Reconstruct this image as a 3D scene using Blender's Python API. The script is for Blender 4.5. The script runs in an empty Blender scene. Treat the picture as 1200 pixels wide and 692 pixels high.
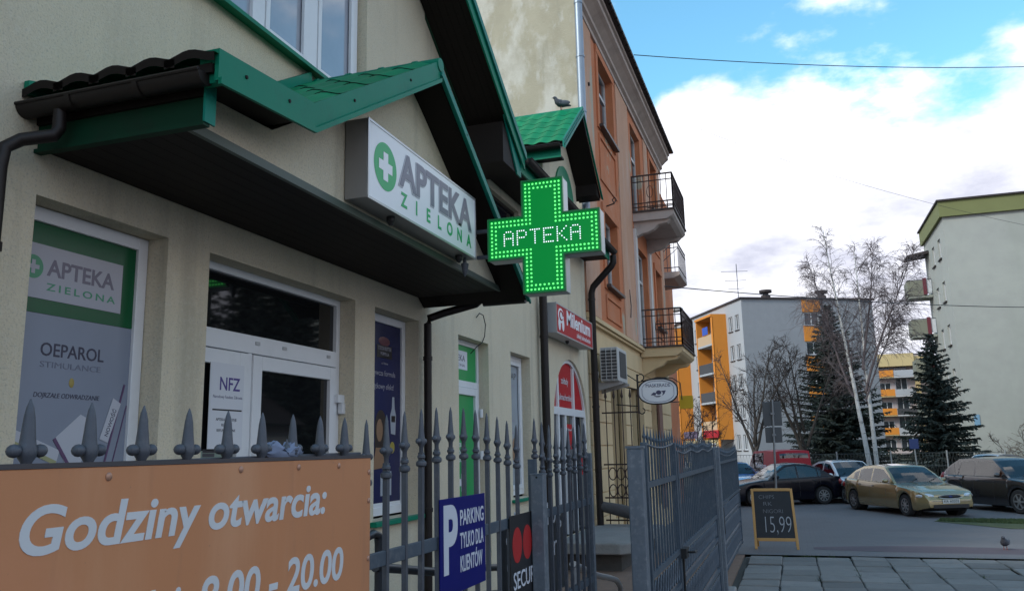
import bpy, bmesh, math, random
from mathutils import Vector, Matrix, Euler
random.seed(7)
R = math.radians
S = bpy.context.scene
COL = S.collection

# ------------------------------------------------------------------ camera
# world: Y runs along the facade (away from the viewer), X out of the facade to the street, Z up
yaw, pitch, roll = R(18.255), R(10.55), R(1.25)
cam_d = bpy.data.cameras.new('camera'); cam = bpy.data.objects.new('camera', cam_d); COL.objects.link(cam)
cam_d.sensor_width = 36; cam_d.lens = 36 * 972 / 1200; cam_d.clip_end = 3000; cam_d.clip_start = .05
fwd = Vector((-math.sin(yaw) * math.cos(pitch), math.cos(yaw) * math.cos(pitch), math.sin(pitch)))
rgt = Vector((math.cos(yaw), math.sin(yaw), 0)); upv = rgt.cross(fwd)
r2 = rgt * math.cos(roll) - upv * math.sin(roll); u2 = upv * math.cos(roll) + rgt * math.sin(roll)
M = Matrix((r2, u2, -fwd)).transposed().to_4x4(); M.translation = (3.5, 0, 1.75)
cam.matrix_world = M; S.camera = cam

# ------------------------------------------------------------------ world, sun, exposure
SUN_AZ, SUN_EL = R(222), R(36)          # compass style: from +Y towards +X; the sun stands behind the left shoulder
sd = Vector((math.sin(SUN_AZ) * math.cos(SUN_EL), math.cos(SUN_AZ) * math.cos(SUN_EL), math.sin(SUN_EL)))
W = bpy.data.worlds.new('World'); S.world = W; W.use_nodes = True
nt = W.node_tree; N = nt.nodes; L = nt.links; N.clear()
def nd(tree, t, **k):
    n = tree.nodes.new(t)
    for a, b in k.items():
        if a.startswith('i_'):
            n.inputs[int(a[2:])].default_value = b
        else: setattr(n, a, b)
    return n
wo = nd(nt, 'ShaderNodeOutputWorld'); bg = nd(nt, 'ShaderNodeBackground')
sky = nd(nt, 'ShaderNodeTexSky', sky_type='NISHITA', sun_disc=False, sun_elevation=SUN_EL, sun_rotation=SUN_AZ, air_density=1.0, dust_density=.3, ozone_density=1.2)
tc = nd(nt, 'ShaderNodeTexCoord'); sx = nd(nt, 'ShaderNodeSeparateXYZ'); L.new(tc.outputs['Generated'], sx.inputs[0])
def math_n(tree, op, a, b=None, c=None, clamp=False):
    n = tree.nodes.new('ShaderNodeMath'); n.operation = op; n.use_clamp = clamp
    for i, v in enumerate((a, b, c)):
        if v is None: continue
        if isinstance(v, (int, float)): n.inputs[i].default_value = v
        else: tree.links.new(v, n.inputs[i])
    return n.outputs[0]
# cloud deck: direction projected on a plane overhead
zz = math_n(nt, 'ADD', math_n(nt, 'MAXIMUM', sx.outputs[2], 0.0), .22)
cx_ = math_n(nt, 'DIVIDE', sx.outputs[0], zz); cy_ = math_n(nt, 'DIVIDE', sx.outputs[1], zz)
cv = nd(nt, 'ShaderNodeCombineXYZ'); L.new(cx_, cv.inputs[0]); L.new(cy_, cv.inputs[1])
n1 = nd(nt, 'ShaderNodeTexNoise'); n1.inputs['Scale'].default_value = 2.3; n1.inputs['Detail'].default_value = 9; n1.inputs['Roughness'].default_value = .56
n2 = nd(nt, 'ShaderNodeTexNoise'); n2.inputs['Scale'].default_value = 1.9; n2.inputs['Detail'].default_value = 8; n2.inputs['Roughness'].default_value = .6
L.new(cv.outputs[0], n1.inputs['Vector']); L.new(cv.outputs[0], n2.inputs['Vector'])
cov = math_n(nt, 'MULTIPLY_ADD', sx.outputs[2], -2.3, 1.015)        # thick towards the horizon, open overhead
cov = math_n(nt, 'MAXIMUM', cov, .045)
cm = math_n(nt, 'ADD', n1.outputs[0], cov)
mr = nd(nt, 'ShaderNodeMapRange', interpolation_type='SMOOTHSTEP'); mr.inputs[1].default_value = .555; mr.inputs[2].default_value = .70; L.new(cm, mr.inputs[0])
ccol = nd(nt, 'ShaderNodeValToRGB'); L.new(math_n(nt, 'MULTIPLY_ADD', sx.outputs[2], .75, math_n(nt, 'MULTIPLY_ADD', n2.outputs[0], .9, -.2)), ccol.inputs[0])
ccol.color_ramp.elements[0].position = .30; ccol.color_ramp.elements[0].color = (.335, .345, .415, 1)
ccol.color_ramp.elements[1].position = .64; ccol.color_ramp.elements[1].color = (.86, .86, .88, 1)
skm = nd(nt, 'ShaderNodeMix', data_type='RGBA', blend_type='MULTIPLY'); skm.inputs[0].default_value = 1
L.new(sky.outputs[0], skm.inputs[6]); skm.inputs[7].default_value = (.092, .148, .142, 1)
mx = nd(nt, 'ShaderNodeMix', data_type='RGBA'); L.new(mr.outputs[0], mx.inputs[0]); L.new(skm.outputs[2], mx.inputs[6]); L.new(ccol.outputs[0], mx.inputs[7])
L.new(mx.outputs[2], bg.inputs[0]); bg.inputs[1].default_value = 1.0; L.new(bg.outputs[0], wo.inputs[0])
sun_d = bpy.data.lights.new('sun', 'SUN'); sun_d.energy = 1.15; sun_d.angle = R(11); sun_d.color = (1, .93, .82)
sun = bpy.data.objects.new('sun', sun_d); COL.objects.link(sun); sun.rotation_euler = sd.to_track_quat('Z', 'Y').to_euler(); sun.location = (0, -20, 40)
S.view_settings.view_transform = 'Standard'; S.view_settings.look = 'None'; S.view_settings.gamma = 1; S.view_settings.use_curve_mapping = False
S.view_settings.exposure = 1.12

# ------------------------------------------------------------------ materials
MATS = {}
def mat(name, col, rough=.6, metal=0., var=.0, vs=4., bump=0., bs=60., spec=.5, coat=0., dirt=0., ds=1.2, rnd=0., emit=None, es=0., dirtcol=(.05, .045, .04)):
    if name in MATS: return MATS[name]
    m = bpy.data.materials.new(name); m.use_nodes = True; t = m.node_tree; b = t.nodes['Principled BSDF']
    b.inputs['Roughness'].default_value = rough; b.inputs['Metallic'].default_value = metal
    b.inputs['Specular IOR Level'].default_value = spec; b.inputs['Coat Weight'].default_value = coat; b.inputs['Coat Roughness'].default_value = .06
    c = (*col, 1); b.inputs['Base Color'].default_value = c
    geo = t.nodes.new('ShaderNodeNewGeometry')
    out = None
    def noise(scale, detail=5, rough_=.6):
        n = t.nodes.new('ShaderNodeTexNoise'); n.inputs['Scale'].default_value = scale; n.inputs['Detail'].default_value = detail; n.inputs['Roughness'].default_value = rough_
        t.links.new(geo.outputs['Position'], n.inputs['Vector']); return n.outputs[0]
    if var or rnd or dirt:
        f = None
        if var: f = math_n(t, 'MULTIPLY_ADD', noise(vs), 2 * var, 1 - var)
        if rnd:
            oi = t.nodes.new('ShaderNodeObjectInfo'); g = math_n(t, 'MULTIPLY_ADD', oi.outputs['Random'], 2 * rnd, 1 - rnd)
            f = g if f is None else math_n(t, 'MULTIPLY', f, g)
        mm = t.nodes.new('ShaderNodeMix'); mm.data_type = 'RGBA'; mm.blend_type = 'MULTIPLY'; mm.inputs[0].default_value = 1; mm.inputs[6].default_value = c
        cc = t.nodes.new('ShaderNodeCombineColor')
        if f is None: mm.inputs[7].default_value = (1, 1, 1, 1)
        else:
            for i in range(3): t.links.new(f, cc.inputs[i])
            t.links.new(cc.outputs[0], mm.inputs[7])
        out = mm.outputs[2]
        if dirt:
            d = t.nodes.new('ShaderNodeMapRange'); d.interpolation_type = 'SMOOTHSTEP'; d.inputs[1].default_value = .48; d.inputs[2].default_value = .75; d.inputs[4].default_value = dirt
            t.links.new(noise(ds, 8, .68), d.inputs[0])
            mm2 = t.nodes.new('ShaderNodeMix'); mm2.data_type = 'RGBA'; t.links.new(d.outputs[0], mm2.inputs[0]); t.links.new(out, mm2.inputs[6]); mm2.inputs[7].default_value = (*dirtcol, 1)
            out = mm2.outputs[2]
        t.links.new(out, b.inputs['Base Color'])
    if bump:
        bp = t.nodes.new('ShaderNodeBump'); bp.inputs['Strength'].default_value = bump; bp.inputs['Distance'].default_value = .02
        t.links.new(noise(bs, 4, .7), bp.inputs['Height']); t.links.new(bp.outputs[0], b.inputs['Normal'])
    if emit: b.inputs['Emission Color'].default_value = (*emit, 1); b.inputs['Emission Strength'].default_value = es
    MATS[name] = m; return m

def layered(name, col, patches, rough=.85, bump=.2, bs=40):
    """a plaster whose colour is broken by worn patches: (colour, scale (x,y,z), low, high, amount)"""
    if name in MATS: return MATS[name]
    m = mat(name, col, rough, var=.12, vs=1.6, bump=bump, bs=bs); t = m.node_tree; b = t.nodes['Principled BSDF']
    cur = b.inputs['Base Color'].links[0].from_socket; geo = [n for n in t.nodes if n.type == 'NEW_GEOMETRY'][0]
    for i, (pc, sc, lo, hi, am) in enumerate(patches):
        mp = t.nodes.new('ShaderNodeMapping'); mp.inputs['Scale'].default_value = sc; mp.inputs['Location'].default_value = (i * 3.7, i * 1.3, 0)
        t.links.new(geo.outputs['Position'], mp.inputs['Vector'])
        n = t.nodes.new('ShaderNodeTexNoise'); n.inputs['Scale'].default_value = 1; n.inputs['Detail'].default_value = 7; n.inputs['Roughness'].default_value = .6
        t.links.new(mp.outputs[0], n.inputs['Vector'])
        d = t.nodes.new('ShaderNodeMapRange'); d.interpolation_type = 'SMOOTHSTEP'; d.inputs[1].default_value = lo; d.inputs[2].default_value = hi; d.inputs[4].default_value = am
        t.links.new(n.outputs[0], d.inputs[0])
        k = t.nodes.new('ShaderNodeMix'); k.data_type = 'RGBA'; t.links.new(d.outputs[0], k.inputs[0]); t.links.new(cur, k.inputs[6]); k.inputs[7].default_value = (*pc, 1); cur = k.outputs[2]
    t.links.new(cur, b.inputs['Base Color']); return m

def pavers(name, c1, c2, mortar, sx_, sy_, rot=0.):
    m = mat(name, c1, .85, var=.22, vs=.7, bump=.15, bs=90, dirt=.55, ds=.55, dirtcol=tuple(q * .55 for q in c1)); t = m.node_tree; b = t.nodes['Principled BSDF']
    cur = b.inputs['Base Color'].links[0].from_socket; geo = [n for n in t.nodes if n.type == 'NEW_GEOMETRY'][0]
    mp = t.nodes.new('ShaderNodeMapping'); mp.inputs['Rotation'].default_value = (0, 0, rot); t.links.new(geo.outputs['Position'], mp.inputs['Vector'])
    br = t.nodes.new('ShaderNodeTexBrick'); br.inputs['Color1'].default_value = (*c1, 1); br.inputs['Color2'].default_value = (*c2, 1); br.inputs['Mortar'].default_value = (*mortar, 1)
    br.inputs['Scale'].default_value = 1; br.inputs['Brick Width'].default_value = sx_; br.inputs['Row Height'].default_value = sy_; br.inputs['Mortar Size'].default_value = .006; br.inputs['Bias'].default_value = 0
    t.links.new(mp.outputs[0], br.inputs['Vector'])
    k = t.nodes.new('ShaderNodeMix'); k.data_type = 'RGBA'; k.inputs[0].default_value = .45; t.links.new(cur, k.inputs[6]); t.links.new(br.outputs[0], k.inputs[7])
    t.links.new(k.outputs[2], b.inputs['Base Color']); return m

stucco = layered('stucco', (.65, .58, .43), [((.40, .36, .27), (2.8, 2.8, .2), .52, .72, .6), ((.46, .445, .375), (.5, .5, .22), .5, .8, .5), ((.68, .645, .54), (30, 30, 30), .45, .7, .35), ((.40, .375, .30), (75, 75, 75), .50, .68, .55)], .95, .55, 85)
gable_pl = layered('weathered_plaster', (.44, .395, .29), [((.62, .59, .51), (1.4, 1.4, .8), .46, .60, .85), ((.36, .32, .23), (.8, .8, .6), .5, .68, .7), ((.60, .58, .52), (5, 5, 2.4), .56, .70, .5), ((.30, .28, .21), (4, 4, 1.0), .58, .75, .5)], .95, .4, 30)
orange_pl = layered('orange_plaster', (.53, .185, .08), [((.56, .29, .18), (.9, .9, .5), .45, .75, .8), ((.42, .40, .30), (.45, .75, .42), .60, .63, .9), ((.30, .15, .10), (2, 2, .6), .55, .8, .5)], .95, .35, 45)
pink_pl = layered('pale_pink_plaster', (.54, .31, .20), [((.60, .44, .35), (1.5, 1.5, .4), .45, .7, .7), ((.44, .40, .31), (.6, .9, .5), .59, .62, .9), ((.36, .20, .14), (3, 3, .8), .6, .8, .5)], .95, .3, 45)
cream_pl = layered('cream_plaster', (.62, .47, .27), [((.52, .38, .22), (1.2, 1.2, .7), .45, .75, .6)], .9, .2, 40)
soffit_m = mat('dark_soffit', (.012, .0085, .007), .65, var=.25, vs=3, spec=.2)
brown_m = mat('brown_gutter', (.011, .007, .0065), .5, var=.2, vs=3, dirt=.2, spec=.35)
green_m = mat('green_metal', (.0005, .185, .105), .5, spec=.2, var=.2, vs=2, dirt=.4, ds=4, dirtcol=(.012, .085, .06), bump=.03, bs=20)
teal_m = mat('teal_metal', (.004, .19, .14), .5, spec=.2, var=.15, vs=2, dirt=.2, ds=3)
tile_m = mat('green_tile', (.0005, .20, .082), .5, spec=.2, var=.2, vs=3, rnd=.15, dirt=.25, ds=4, dirtcol=(.02, .05, .03))
white_pvc = mat('white_pvc', (.70, .72, .74), .35, var=.06, vs=3, dirt=.12, ds=3)
white_m = mat('white_face', (.78, .80, .83), .4, var=.04, vs=2)
grey_letter = mat('grey_letter', (.13, .13, .17), .45)
green_letter = mat('green_letter', (.01, .38, .12), .45)
alu_m = mat('aluminium', (.42, .43, .45), .4, .7, var=.1)
glass_d = mat('dark_glass', (.008, .009, .010), .03, spec=.6)
glass_b = mat('window_glass', (.03, .035, .042), .03, spec=.9)
black_m = mat('black', (.01, .01, .011), .6)
navy_poster = mat('navy_poster', (.022, .026, .085), .25, spec=.2, var=.35, vs=2.2)
galv = mat('galvanised_paint', (.062, .086, .115), .5, .25, var=.22, vs=9, dirt=.35, ds=14, dirtcol=(.22, .23, .24), bump=.08, bs=120)
galv_light = mat('galvanised_post', (.13, .155, .185), .5, .3, var=.3, vs=14, dirt=.6, ds=26, dirtcol=(.28, .30, .32), bump=.1, bs=100)
iron_dark = mat('grey_iron', (.068, .077, .096), .5, .15, var=.3, vs=14, dirt=.4, ds=24, dirtcol=(.15, .15, .155), bump=.1, bs=90)
rust_iron = mat('rusty_iron', (.045, .026, .022), .7, .1, var=.3, vs=10)
orange_board = layered('orange_board', (.50, .21, .09), [((.58, .29, .15), (1, 3.5, .5), .48, .7, .7), ((.36, .16, .085), (1, 9, 1.2), .54, .72, .55), ((.60, .25, .13), (.6, .8, 1.2), .55, .7, .6), ((.30, .15, .09), (60, 60, 60), .66, .74, .6)], .55, .02, 50)
concrete = mat('concrete', (.24, .235, .225), .9, var=.2, vs=3, dirt=.4, ds=2, dirtcol=(.11, .105, .10), bump=.4, bs=35)
slab_m = mat('concrete_slab', (.165, .158, .148), .9, var=.25, vs=5, dirt=.45, ds=2.4, dirtcol=(.10, .10, .10), bump=.35, bs=45, rnd=.26)
kerb_m = mat('kerb_stone', (.135, .132, .13), .9, var=.2, vs=5, bump=.4, bs=40, rnd=.2, dirt=.4, ds=3)
asphalt = mat('asphalt', (.075, .077, .085), .9, var=.2, vs=.5, bump=.3, bs=80, dirt=.3, ds=.6, dirtcol=(.045, .045, .05))
joint_m = mat('joint_soil', (.055, .05, .043), 1, var=.3, vs=20)
soil_m = mat('ground_earth', (.085, .085, .055), 1, var=.3, vs=.3, dirt=.5, ds=.08, dirtcol=(.06, .075, .03))
grass_m = mat('grass_blades', (.055, .085, .028), .8, var=.35, vs=3)
paver_m = pavers('grey_pavers', (.14, .134, .138), (.115, .11, .113), (.07, .07, .075), .2, .1)
redpaver_m = pavers('red_pavers', (.095, .07, .085), (.08, .062, .07), (.06, .055, .06), .2, .1)
zinc = mat('zinc_pipe', (.26, .30, .35), .45, .6, var=.15, vs=3)

# ------------------------------------------------------------------ mesh helpers
class MB:
    def __init__(s): s.v = []; s.f = []
    def add(s, vs, fs):
        o = len(s.v); s.v += [tuple(p) for p in vs]; s.f += [tuple(i + o for i in f) for f in fs]; return s
    def box(s, x0, x1, y0, y1, z0, z1):
        vs = [(x, y, z) for x in (x0, x1) for y in (y0, y1) for z in (z0, z1)]
        return s.add(vs, [(0, 1, 3, 2), (4, 6, 7, 5), (0, 4, 5, 1), (2, 3, 7, 6), (0, 2, 6, 4), (1, 5, 7, 3)])
    def prism(s, pts, off):
        n = len(pts); off = Vector(off); P = [Vector(p) for p in pts]; Q = [p + off for p in P]
        return s.add(P + Q, [tuple(range(n - 1, -1, -1)), tuple(range(n, 2 * n))] + [(i, (i + 1) % n, n + (i + 1) % n, n + i) for i in range(n)])
    def bar(s, a, b, w, h, up=(0, 0, 1)):
        a = Vector(a); b = Vector(b); d = (b - a).normalized(); up = Vector(up)
        if abs(d.dot(up)) > .99: up = Vector((1, 0, 0))
        sd_ = d.cross(up).normalized(); u = sd_.cross(d)
        c = [sd_ * (i * w / 2) + u * (j * h / 2) for i, j in ((-1, -1), (1, -1), (1, 1), (-1, 1))]
        return s.add([a + k for k in c] + [b + k for k in c], [(3, 2, 1, 0), (4, 5, 6, 7)] + [(i, (i + 1) % 4, 4 + (i + 1) % 4, 4 + i) for i in range(4)])
    def tube(s, pts, r, n=8, caps=True):
        P = [Vector(p) for p in pts]; k = len(P); rs = r if isinstance(r, (list, tuple)) else [r] * k
        vs = []; ref = None
        for i, p in enumerate(P):
            d = (P[min(i + 1, k - 1)] - P[max(i - 1, 0)]).normalized()
            if ref is None or abs(ref.dot(d)) > .95: ref = Vector((0, 0, 1)) if abs(d.z) < .9 else Vector((1, 0, 0))
            a = d.cross(ref).normalized(); b = d.cross(a)
            vs += [p + (a * math.cos(t) + b * math.sin(t)) * rs[i] for t in [2 * math.pi * j / n for j in range(n)]]
        fs = [(i * n + j, i * n + (j + 1) % n, (i + 1) * n + (j + 1) % n, (i + 1) * n + j) for i in range(k - 1) for j in range(n)]
        if caps: fs += [tuple(range(n)), tuple(range((k - 1) * n + n - 1, (k - 1) * n - 1, -1))]
        return s.add(vs, fs)
    def lathe(s, prof, n=12, c=(0, 0, 0), axis=(0, 0, 1)):
        ax = Vector(axis).normalized(); ref = Vector((1, 0, 0)) if abs(ax.x) < .9 else Vector((0, 1, 0))
        a = ax.cross(ref).normalized(); b = ax.cross(a); c = Vector(c); k = len(prof)
        vs = [c + ax * z + (a * math.cos(t) + b * math.sin(t)) * r for r, z in prof for t in [2 * math.pi * j / n for j in range(n)]]
        fs = [(i * n + j, i * n + (j + 1) % n, (i + 1) * n + (j + 1) % n, (i + 1) * n + j) for i in range(k - 1) for j in range(n)]
        fs += [tuple(range(n - 1, -1, -1)), tuple(range((k - 1) * n, k * n))]
        return s.add(vs, fs)
    def ell(s, c, r, n=12, m=8, rot=None):
        vs = []; 
        for i in range(m + 1):
            a = math.pi * i / m
            for j in range(n):
                b = 2 * math.pi * j / n; p = Vector((r[0] * math.sin(a) * math.cos(b), r[1] * math.sin(a) * math.sin(b), r[2] * math.cos(a)))
                if rot: p = rot @ p
                vs.append(Vector(c) + p)
        return s.add(vs, [(i * n + j, (i + 1) * n + j, (i + 1) * n + (j + 1) % n, i * n + (j + 1) % n) for i in range(m) for j in range(n)])
    def disc(s, c, r, nrm, n=8, rz=None):
        nrm = Vector(nrm).normalized(); ref = Vector((0, 0, 1)) if abs(nrm.z) < .9 else Vector((1, 0, 0)); a = ref.cross(nrm).normalized(); b = nrm.cross(a); c = Vector(c); rz = rz or r
        return s.add([c + a * math.cos(t) * r + b * math.sin(t) * rz for t in [2 * math.pi * j / n for j in range(n)]], [tuple(range(n))])
    def mesh(s, name):
        me = bpy.data.meshes.new(name); me.from_pydata(s.v, [], s.f); me.validate(); return me
    def build(s, name, m, parent=None, smooth=False, bevel=0, fix=True):
        me = s.mesh(name)
        if fix:
            bm = bmesh.new(); bm.from_mesh(me); bmesh.ops.recalc_face_normals(bm, faces=bm.faces); bm.to_mesh(me); bm.free()
        return link(name, me, m, parent, smooth, bevel)
def link(name, me, m, parent=None, smooth=False, bevel=0):
    if m and not me.materials: me.materials.append(m)
    if smooth:
        me.shade_smooth()
        me.set_sharp_from_angle(angle=R(38))
    o = bpy.data.objects.new(name, me); COL.objects.link(o)
    if bevel:
        b = o.modifiers.new('bevel', 'BEVEL'); b.width = bevel; b.segments = 2; b.limit_method = 'ANGLE'
    if parent: attach(o, parent)
    return o
WORLD = {}
def attach(o, parent):
    o.parent = parent
    l = WORLD.get(parent.name)
    if l is not None: o.matrix_parent_inverse = Matrix.Translation(-Vector(l))
def tag(o, label=None, cat=None, group=None, kind=None):
    if label: o['label'] = label
    if cat: o['category'] = cat
    if group: o['group'] = group
    if kind: o['kind'] = kind
    return o
def thing(name, label, cat, loc=(0, 0, 0), group=None, local=False, rz=0):
    """an Empty at the thing's base; with local=False the children's coordinates are world coordinates"""
    o = bpy.data.objects.new(name, None); COL.objects.link(o); o.location = loc; o.rotation_euler = (0, 0, rz); o.empty_display_size = .2
    tag(o, label, cat, group)
    if not local: WORLD[o.name] = tuple(loc)
    return o
def struct(name, mb, m, **k):
    o = mb.build(name, m, **k); o['kind'] = 'structure'; return o
def FX(x, y, z):     # frame for flat print on a wall that faces +X: text runs along +Y
    return Matrix(((0, 0, 1, x), (1, 0, 0, y), (0, 1, 0, z), (0, 0, 0, 1)))
def FY(x, y, z):     # on a face that looks to -Y: text runs along +X
    return Matrix(((1, 0, 0, x), (0, 0, -1, y), (0, 1, 0, z), (0, 0, 0, 1)))
def text(body, size, m, parent, F, name='lettering', bold=0., shear=0., width=None, align='LEFT', ext=.0006, xs=1., space=1.):
    cu = bpy.data.curves.new('t', 'FONT'); cu.body = body; cu.size = size; cu.offset = bold * size; cu.shear = shear; cu.align_x = align; cu.extrude = ext; cu.resolution_u = 6 if size > .11 else 3; cu.space_character = space
    o = bpy.data.objects.new('t', cu); me = None
    COL.objects.link(o); dg = bpy.context.evaluated_depsgraph_get(); me = bpy.data.meshes.new_from_object(o.evaluated_get(dg)); bpy.data.objects.remove(o)
    if width:
        xsv = [v.co.x for v in me.vertices]; xs = width / max(1e-6, max(xsv) - min(xsv))
    me.transform(F @ Matrix.Diagonal((xs, 1, 1, 1))); me.name = name; me.materials.clear()
    return link(name, me, m, parent)
def wallgrid(mb, O, U, Wv, Nn, u0, u1, w0, w1, ops):
    """a wall sheet with rectangular openings (u0,u1,w0,w1,depth) and their reveals"""
    O = Vector(O); U = Vector(U); Wv = Vector(Wv); Nn = Vector(Nn)
    us = sorted({u0, u1, *[q for o in ops for q in o[:2] if u0 < q < u1]}); ws = sorted({w0, w1, *[q for o in ops for q in o[2:4] if w0 < q < w1]})
    P = lambda u, w, d=0: O + U * u + Wv * w - Nn * d
    for i in range(len(us) - 1):
        for j in range(len(ws) - 1):
            cu, cw = (us[i] + us[i + 1]) / 2, (ws[j] + ws[j + 1]) / 2
            if any(o[0] < cu < o[1] and o[2] < cw < o[3] for o in ops): continue
            mb.add([P(us[i], ws[j]), P(us[i + 1], ws[j]), P(us[i + 1], ws[j + 1]), P(us[i], ws[j + 1])], [(0, 1, 2, 3)])
    for a, b, c, d, dep in ops:
        if not dep: continue
        for (p, q) in (((a, c), (b, c)), ((b, c), (b, d)), ((b, d), (a, d)), ((a, d), (a, c))):
            mb.add([P(*p), P(*q), P(*q, dep), P(*p, dep)], [(0, 1, 2, 3)])
def mark_text(*a): pass
# ================================================================== THE SETTING
def gz(y):   # height of the ground: the forecourt falls gently towards the car park
    return 0. if y < 14.7 else max(-.42, -.03 - .39 * (y - 14.7) / 8.3)
struct('ground', MB().add([(-400, -60, -.62), (500, -60, -.62), (500, 800, -.62), (-400, 800, -.62)], [(0, 1, 2, 3)]), soil_m)
struct('parking_lot', MB().add([(-12, 22.9, -.424), (60, 22.9, -.424), (60, 36.6, -.424), (-12, 36.6, -.424)], [(0, 1, 2, 3)]), paver_m)
mb = MB(); xs = [-.1, 3, 6, 9, 14, 30]; ys = [14.56, 16, 18, 20, 22, 23.05]
mb.add([(x, y, gz(y)) for y in ys for x in xs], [(j * 6 + i, j * 6 + i + 1, j * 6 + i + 7, j * 6 + i + 6) for j in range(5) for i in range(5)])
struct('paved_forecourt', mb, paver_m)
mb = MB(); pts = []
for i in range(17):
    x = 3.7 + i * .28; yc = 16.6 + .22 * math.sin(i * .2) - .02 * i
    wd = .85 * math.sin(math.pi * (i + .8) / 18) ** .6
    pts.append(((x, yc - wd, gz(yc - wd) + .004), (x, yc + wd, gz(yc + wd) + .004)))
mb.add([p for q in pts for p in q], [(2 * i, 2 * i + 2, 2 * i + 3, 2 * i + 1) for i in range(16)])
struct('red_paver_band', mb, redpaver_m)
struct('courtyard_paving', MB().box(-.05, 2.6, -3, 14.6, -.2, -.006), mat('dark_brick_paving', (.20, .13, .095), .9, var=.3, vs=6, bump=.4, bs=20))
struct('street', MB().add([(8.8, -60, -.012), (60, -60, -.012), (60, 14.6, -.012), (8.8, 14.6, -.012)], [(0, 1, 2, 3)]), asphalt)
# footway of old concrete slabs: every slab within the picture is a piece of its own
pav = struct('pavement', MB().box(2.6, 8.8, -40, 14.44, -.25, -.035), joint_m)
mb = MB(); h = .2455
g_ = .239; mb.prism([(-h, -g_, 0), (h, -g_, 0), (h, g_, 0), (-h, g_, 0)], (0, 0, .034))
slab_me = mb.mesh('slab'); slab_me.materials.append(slab_m)
for j in range(12):
    for i in range(12):
        x = 2.95 + i * .5 + 0 + random.uniform(-.008, .008); y = 14.17 - j * .5 + random.uniform(-.01, .01)
        o = bpy.data.objects.new('slab', slab_me); COL.objects.link(o); o.location = (x, y, -.034 + random.uniform(-.010, .013)); o.rotation_euler = (R(random.uniform(-1.1, 1.1)), R(random.uniform(-1, 1)), R(random.uniform(-1, 1))); o.parent = pav
        b = o.modifiers.new('bevel', 'BEVEL'); b.width = .012; b.segments = 1
kb = struct('kerb', MB().box(2.6, 30, 14.43, 14.57, -.3, -.088), kerb_m)
mb = MB(); mb.box(-.49, .49, -.055, .055, 0, .055); kme = mb.mesh('kerb_stone'); kme.materials.append(kerb_m)
for i in range(9):
    o = bpy.data.objects.new('kerb_stone', kme); COL.objects.link(o); o.location = (3.1 + i * 1.0, 14.5 + random.uniform(-.012, .012), -.088 + random.uniform(-.012, .006)); o.rotation_euler = (0, R(random.uniform(-.5, .5)), R(random.uniform(-.6, .6))); o.parent = kb
    b = o.modifiers.new('bevel', 'BEVEL'); b.width = .012; b.segments = 1
def grass(name, label, quadpts, n, hgt, seed):
    rr = random.Random(seed); mb = MB(); A, B, C, D = [Vector(p) for p in quadpts]
    for i in range(n):
        u, v = rr.random(), rr.random(); p = (A * (1 - u) + B * u) * (1 - v) + (D * (1 - u) + C * u) * v
        a = rr.uniform(0, 6.28); w = .012; hh = hgt * rr.uniform(.5, 1.2); t = Vector((rr.uniform(-.4, .4), rr.uniform(-.4, .4), 1)) * hh; s_ = Vector((math.cos(a), math.sin(a), 0)) * w
        mb.add([p - s_, p + s_, p + t], [(0, 1, 2)])
    o = mb.build(name, grass_m, fix=False); tag(o, label, 'grass', kind='stuff'); return o
mb = MB().add([(7.0, 26.0, -.415), (8.4, 24.0, -.415), (20, 22.6, -.415), (20, 26.0, -.415), (7.3, 26.9, -.415)], [(0, 1, 2, 3, 4)])
struct('grass_verge', mb, mat('verge_soil', (.06, .075, .03), 1, var=.4, vs=3, bump=.5, bs=20))
grass('grass', 'strip of short worn grass between the forecourt and the dark grey car', [(7.1, 26.0, -.42), (14, 23.4, -.42), (14, 26.2, -.42), (7.3, 26.8, -.42)], 14000, .06, 3)

rr = random.Random(12); wd_ = MB()
for k in range(70):
    if rr.random() < .55: cx0, cy0 = rr.uniform(2.8, 8.6), 14.43 + rr.uniform(-.03, .03)
    else: cx0, cy0 = 3.2 + .5 * rr.randint(0, 10) + rr.uniform(-.01, .01), rr.uniform(10.5, 14.4)
    for i in range(rr.randint(5, 16)):
        p = Vector((cx0 + rr.gauss(0, .03), cy0 + rr.gauss(0, .012), -.03)); a_ = rr.uniform(0, 6.28); s_ = Vector((math.cos(a_), math.sin(a_), 0)) * .004
        wd_.add([p - s_, p + s_, p + Vector((rr.gauss(0, .02), rr.gauss(0, .02), rr.uniform(.04, .075)))], [(0, 1, 2)])
tag(wd_.build('weeds', grass_m, fix=False), 'sparse weeds in the slab joints and along the kerb', 'weeds', kind='stuff')

# ================================================================== PHARMACY BUILDING
ph = thing('pharmacy_building', 'cream stucco pharmacy building with green metal roofs and entrance canopy', 'building', (-2, 6, 0))
AR = (12.55, 14.85, 2.10, 1.14)      # arch: left, right, springing, rise
ops = [(3.03, 3.97, .9, 3.055, .16), (4.35, 6.26, .4, 3.05, .16), (6.62, 7.55, 1.17, 3.05, .16), (8.64, 9.63, .4, 3.05, .16), (10.49, 11.37, 1.12, 3.05, .16),
       (AR[0], AR[1], .4, 3.26, 0), (9.62, 11.0, 4.45, 5.12, .1), (3.7, 6.41, 4.80, 6.6, .13)]
mb = MB(); wallgrid(mb, (0, 0, 0), (0, 1, 0), (0, 0, 1), (1, 0, 0), -3, 15., -.2, 5.35, [o for o in ops if o[3] < 5.3])
mb2 = MB(); mb = MB()
wallgrid(mb, (0, 0, 0), (0, 1, 0), (0, 0, 1), (1, 0, 0), 7.9, 15., -.2, 5.32, [o for o in ops if o[0] > 7.9])
wallgrid(mb, (.012, 0, 0), (0, 1, 0), (0, 0, 1), (1, 0, 0), -3, 7.72, -.2, 6.6, [o for o in ops if o[0] < 7.9])
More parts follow.
